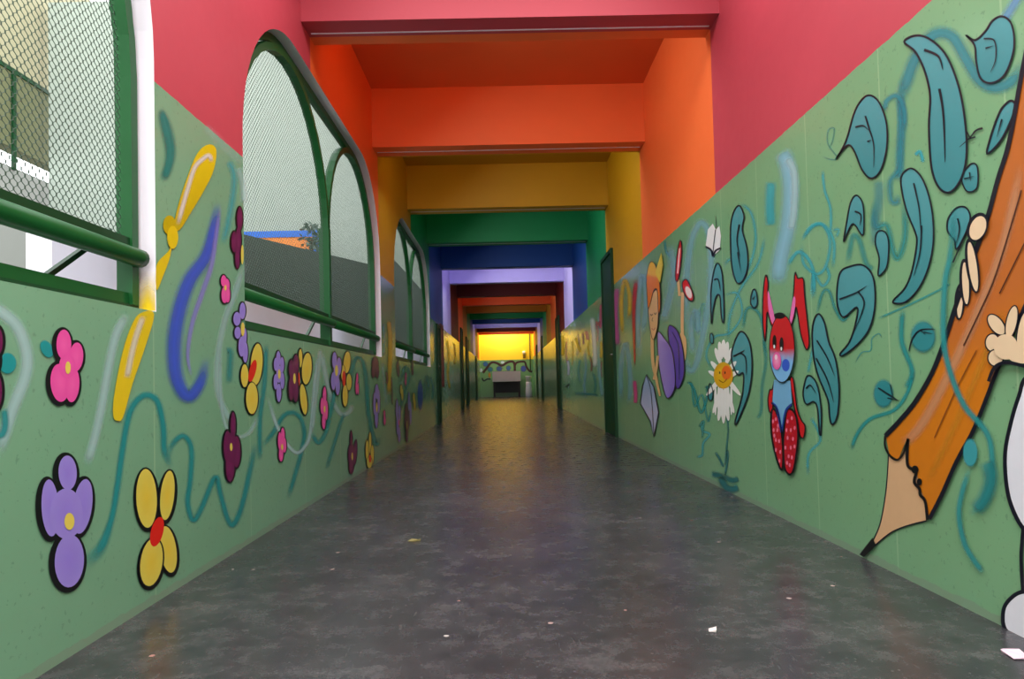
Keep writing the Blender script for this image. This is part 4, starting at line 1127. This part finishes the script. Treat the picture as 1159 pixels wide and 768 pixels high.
def slab_between(name, a, b, z0, z1, th, mat):
    (ax, ay), (bx_, by) = a, b
    d = Vector((bx_-ax, by-ay, 0)).normalized(); nrm = Vector((-d.y, d.x, 0))*th
    pts = [(ax, ay), (bx_, by), (bx_+nrm.x, by+nrm.y), (ax+nrm.x, ay+nrm.y)]
    v = [(x, y, z0) for x, y in pts]+[(x, y, z1) for x, y in pts]
    f = [(3, 2, 1, 0), (4, 5, 6, 7)]+[(i, (i+1) % 4, (i+1) % 4+4, i+4) for i in range(4)]
    return tag(link_mesh(name, v, f, mat), kind='structure')


slab_between('wall_courtyard_low', (-4.3, 8.2), (-2.1, 12.95), -0.05, 2.83, 0.12, M_MOSS)
slab_between('wall_courtyard_side', (-1.95, 12.45), (-1.95, 19.95), -0.05, 2.95, 0.12, M_MOSS)
tag(MB().box((-1.85, 2.75, -0.05), (-1.75, 17.0, 1.36)).build('wall_courtyard_parapet', M_WHITE), kind='structure')
# facade across the yard
fx = -9.15
tag(MB().box((fx-0.3, -6, -0.05), (fx, 40, 4.95)).build('wall_courtyard_far', M_LGREY), kind='structure')
tag(MB().box((fx-0.3, -6, 5.32), (fx, 40, 6.75)).build('wall_courtyard_upper', M_OLIVE), kind='structure')
tag(MB().box((fx-0.3, -6, 6.75), (fx+0.03, 40, 6.83)).build('trim_1', M_DGREEN), kind='structure')
tag(MB().box((fx-0.3, -6, 6.83), (fx+0.01, 40, 9.5)).build('wall_courtyard_top', M_BEIGE), kind='structure')
tag(MB().box((fx, 13.2, 4.9), (fx+0.05, 13.28, 6.75)).build('trim_2', M_DGREEN), kind='structure')

sg = tag(empty('notice_panel', (-4.12, 13.3, 2.4)), 'orange panel with blue border outside the second window', 'panel')
MB().box((-0.75, -0.03, 0.0), (0.55, 0.03, 1.12)).build('panel_board', plain('orange_board', rgb(246, 140, 50), 0.5), sg)
bf = MB()
bf.box((-0.8, -0.045, 1.12), (0.55, 0.045, 1.24)).box((0.55, -0.045, 0.0), (0.66, 0.045, 1.24))
bf.build('panel_border', plain('blue_border', rgb(40, 110, 214), 0.5), sg)
MB().box((-0.7, -0.03, -2.45), (-0.62, 0.03, 0.0)).build('post', M_GREY, sg)
MB().box((0.45, -0.03, -2.45), (0.53, 0.03, 0.0)).build('post', M_GREY, sg)

sh = tag(empty('potted_shrub', (-3.42, 12.7, -0.05)), 'small grey leafy shrub showing above the yard wall', 'shrub')
fol = MB()
for k in range(150):
    a, b, r = random.uniform(0, 2*PI), random.uniform(-1, 1), random.random()**.4
    c = Vector((0.24*r*math.cos(a)*math.sqrt(1-b*b), 0.2*r*math.sin(a)*math.sqrt(1-b*b), 3.42+0.3*r*b))
    d1 = Vector((random.uniform(-1, 1), random.uniform(-1, 1), random.uniform(-1, 1))).normalized()*0.07
    d2 = d1.cross(Vector((random.uniform(-1, 1), random.uniform(-1, 1), 0.3))).normalized()*0.025
    i = len(fol.v)
    fol.v += [tuple(c-d1), tuple(c+d2), tuple(c+d1), tuple(c-d2)]; fol.f.append((i, i+1, i+2, i+3))
fol.build('foliage', plain('grey_leaf', rgb(84, 104, 92), 0.6, var=0.4), sh)
MB().sweep([(0, 0, 0.4), (0.02, 0, 2.0), (0, 0, 3.4)], 0.02, n=8, refv=(0, 1, 0)).build('trunk', plain('bark', rgb(84, 70, 56), 0.8), sh)
MB().lathe([(0.16, 0.0), (0.22, 0.42), (0.2, 0.42)], (0, 0, 0), 18).build('pot', plain('terracotta', rgb(150, 86, 60), 0.7), sh)

# ------------------------------------------------------------------ light
w = bpy.data.worlds.new('world'); SC.world = w; w.use_nodes = True
bg = w.node_tree.nodes['Background']
bg.inputs[0].default_value = (0.93, 0.97, 1.0, 1); bg.inputs[1].default_value = 3.6


def area(name, loc, rot, sx, sy, power, color=(1, 1, 1)):
    l = bpy.data.lights.new(name, 'AREA'); l.shape = 'RECTANGLE'; l.size = sx; l.size_y = sy; l.energy = power; l.color = color
    o = bpy.data.objects.new(name, l); COL.objects.link(o); o.location = loc; o.rotation_euler = rot
    return o


# added fill lamps hidden behind the beams, tilted towards the right wall
for i, b in enumerate(BANDS[:-1]):
    yy = b+0.35
    area('bay_fill', (-0.35, yy, HC-0.06), (0, math.radians(-42), 0), 1.2, 0.3, (34, 28, 28, 28, 52, 15)[i] if i < 6 else (15 if i < 10 else 22))
for yy, e in ((3.2, 44), (0.9, 92), (-1.3, 110), (-3.4, 90)):  # added overhead fill lamps that brighten the near bays
    area('bay_fill', (0.09, yy, HC-0.06), (0, 0, 0), 2.0, 0.8, e)
area('end_light', (0.0, 32.95, HC-0.06), (math.radians(20), 0, 0), 1.6, 0.15, 38, (1, 0.95, 0.82))
SC.view_settings.view_transform = 'Standard'
SC.view_settings.look = 'None'
SC.view_settings.exposure = 0.12
